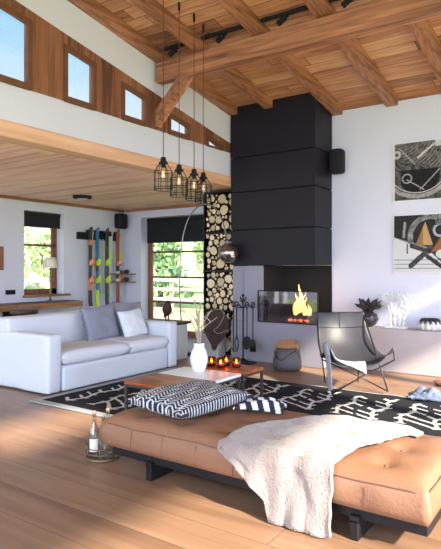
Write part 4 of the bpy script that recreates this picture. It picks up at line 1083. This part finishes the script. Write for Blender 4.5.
# ------------------------------------------------------------------ bottles
bx0, by0 = -2.935, 2.77
def bottle(x, y, h, label, first):
    t = thing('glass_bottle', label, 'bottle', (x, y, .022), 'glass bottles beside the daybed')
    k = h/.30
    s = MB(); s.lathe([(.002, .004), (.036, 0), (.040, .012), (.040, .15*k), (.034, .18*k), (.016, .22*k), (.0135, .285*k), (.017, .29*k), (.017, .30*k), (.011, .30*k), (.010, .22*k), (.030, .175*k), (.037, .15*k), (.037, .014), (.002, .012)], (x, y, .022), 24, cap=False); obj('glass_body', s, M['bottleglass'], t, smooth=True)
    s = MB(); s.lathe([(.010, .27*k), (.012, .312*k)], (x, y, .022), 12); obj('cork', s, M['cork'], t)
    if first:
        s = MB(); a0 = math.atan2(-y, -x)
        s.grid(lambda u, v: (x+.0412*math.cos(a0-.9+1.5*u), y+.0412*math.sin(a0-.9+1.5*u), .022+.03+.09*v), 10, 2); obj('paper_label', s, M['paper'], t)
bottle(bx0-.05, by0-.03, .30, 'clear corked glass bottle with white label, leftmost by the daybed', True)
bottle(bx0+.045, by0-.03, .29, 'clear glass bottle nearest the daybed corner, without label', False)
bottle(bx0, by0+.055, .31, 'tallest clear glass bottle standing behind the other two', False)
t = thing('bottle_carrier', 'brown wire carrier holding the glass bottles on the floor', 'bottle carrier', (bx0, by0, 0))
s = MB(); s.lathe([(.002, .0), (.115, .0), (.12, .008), (.12, .02), (.115, .02), (.112, .01), (.002, .01)], (bx0, by0, 0), 32, cap=False); obj('tray', s, M['bronze'], t)
s = MB()
for z in (.05, .09): s.tube([(bx0+.118*math.cos(2*PI*k/28), by0+.118*math.sin(2*PI*k/28), z) for k in range(28)], .004, 5, closed=True)
for k in range(7): a = 2*PI*k/7; s.tube([(bx0+.118*math.cos(a), by0+.118*math.sin(a), .015), (bx0+.118*math.cos(a), by0+.118*math.sin(a), .09)], .003, 5)
obj('wire_ring', s, M['bronze'], t)
s = MB(); s.tube([(bx0-.118, by0, .05), (bx0-.15, by0-.01, .055), (bx0-.165, by0-.015, .08)], .006, 6); obj('handle', s, M['bronze'], t)

# ------------------------------------------------------------------ things at the right edge
t = thing('wooden_tray', 'round tan wooden tray on the floor at the right edge', 'tray', (-1.45, 6.83, 0))
s = MB(); s.lathe([(.002, .0), (.16, .0), (.20, .03), (.19, .035), (.15, .012), (.002, .012)], (-1.42, 6.80, 0), 36, cap=False); obj('dish', s, M['brown_x'], t)
s = MB(); s.grid(lambda u, v: (-1.62+.42*u+.03*math.sin(v*7), 5.70+.26*v, .04+.07*max(0, math.sin(PI*u))*max(0, math.sin(PI*v))*(1.2+.8*noise.noise(Vector((u*5, v*5, 3))))+.02*noise.noise(Vector((u*11, v*11, 0)))), 40, 26)
o = obj('folded_cloth', s, M['slate'], None, origin=(-1.4, 5.8, .03), solid=.02); tag(o, 'crumpled slate blue cloth on the far right edge of the rug', 'cloth')

# ------------------------------------------------------------------ light
w = bpy.data.worlds.new('sky'); scene.world = w; w.use_nodes = True; nt = w.node_tree; nt.nodes.clear(); LK = nt.links
out = N(nt, 'ShaderNodeOutputWorld'); bg = N(nt, 'ShaderNodeBackground'); tc = N(nt, 'ShaderNodeTexCoord')
sp = N(nt, 'ShaderNodeSeparateXYZ'); LK.new(tc.outputs['Generated'], sp.inputs[0])
ramp = N(nt, 'ShaderNodeValToRGB'); e = ramp.color_ramp.elements
e[0].position = 0; e[0].color = (.55, .55, .52, 1); e[1].position = .62; e[1].color = (.20, .42, .70, 1)
k = e.new(.02); k.color = (.72, .74, .77, 1); k = e.new(.24); k.color = (.60, .68, .73, 1); k = e.new(.40); k.color = (.25, .48, .66, 1)
LK.new(sp.outputs['Z'], ramp.inputs[0])
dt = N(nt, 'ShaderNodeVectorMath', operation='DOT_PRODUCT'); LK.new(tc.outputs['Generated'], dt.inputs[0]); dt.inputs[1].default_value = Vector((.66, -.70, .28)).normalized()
mr = N(nt, 'ShaderNodeMapRange', interpolation_type='SMOOTHSTEP'); LK.new(dt.outputs['Value'], mr.inputs[0]); mr.inputs['From Min'].default_value = .0; mr.inputs['From Max'].default_value = 1.0; mr.inputs['To Min'].default_value = 1.6; mr.inputs['To Max'].default_value = 6.3  # sky strength raised on the unseen sun side, added to brighten the interior
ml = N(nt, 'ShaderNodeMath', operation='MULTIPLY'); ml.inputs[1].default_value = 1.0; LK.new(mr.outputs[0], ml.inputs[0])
mq = N(nt, 'ShaderNodeMapRange'); LK.new(dt.outputs['Value'], mq.inputs[0]); mq.inputs['From Min'].default_value = .0; mq.inputs['From Max'].default_value = .5
mc = N(nt, 'ShaderNodeMix', data_type='RGBA'); LK.new(mq.outputs[0], mc.inputs['Factor']); LK.new(ramp.outputs[0], mc.inputs['A']); mc.inputs['B'].default_value = (.78, .90, 1.12, 1)
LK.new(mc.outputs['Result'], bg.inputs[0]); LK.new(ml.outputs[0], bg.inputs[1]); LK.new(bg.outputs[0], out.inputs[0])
sd = bpy.data.lights.new('sun', 'SUN'); sd.energy = 17; sd.angle = math.radians(2.2); sd.color = (1, .90, .72)
so = bpy.data.objects.new('sun', sd); COL.objects.link(so)
so.rotation_euler = Vector((-1, .25, -.6)).to_track_quat('-Z', 'Y').to_euler()
pl = bpy.data.lights.new('fire_glow', 'POINT'); pl.energy = 6; pl.color = (1, .5, .2); pl.shadow_soft_size = .08
po = bpy.data.objects.new('fire_glow', pl); COL.objects.link(po); po.location = (cx, cy-.05, .95)

# ------------------------------------------------------------------ camera
cam = bpy.data.cameras.new('camera'); co = bpy.data.objects.new('camera', cam); COL.objects.link(co); scene.camera = co
cam.sensor_fit = 'HORIZONTAL'; cam.sensor_width = 36; cam.lens = 551.17/441*36
co.location = (0, 0, 1.35); co.rotation_euler = (PI/2, 0, math.radians(34.549))
cam.shift_y = -(274.5-269)/441; cam.clip_start = .05; cam.clip_end = 300
vs = scene.view_settings; scene.display_settings.display_device = 'sRGB'; vs.view_transform = 'Standard'; vs.look = 'None'; vs.gamma = 1; vs.use_curve_mapping = False; vs.exposure = 0.12
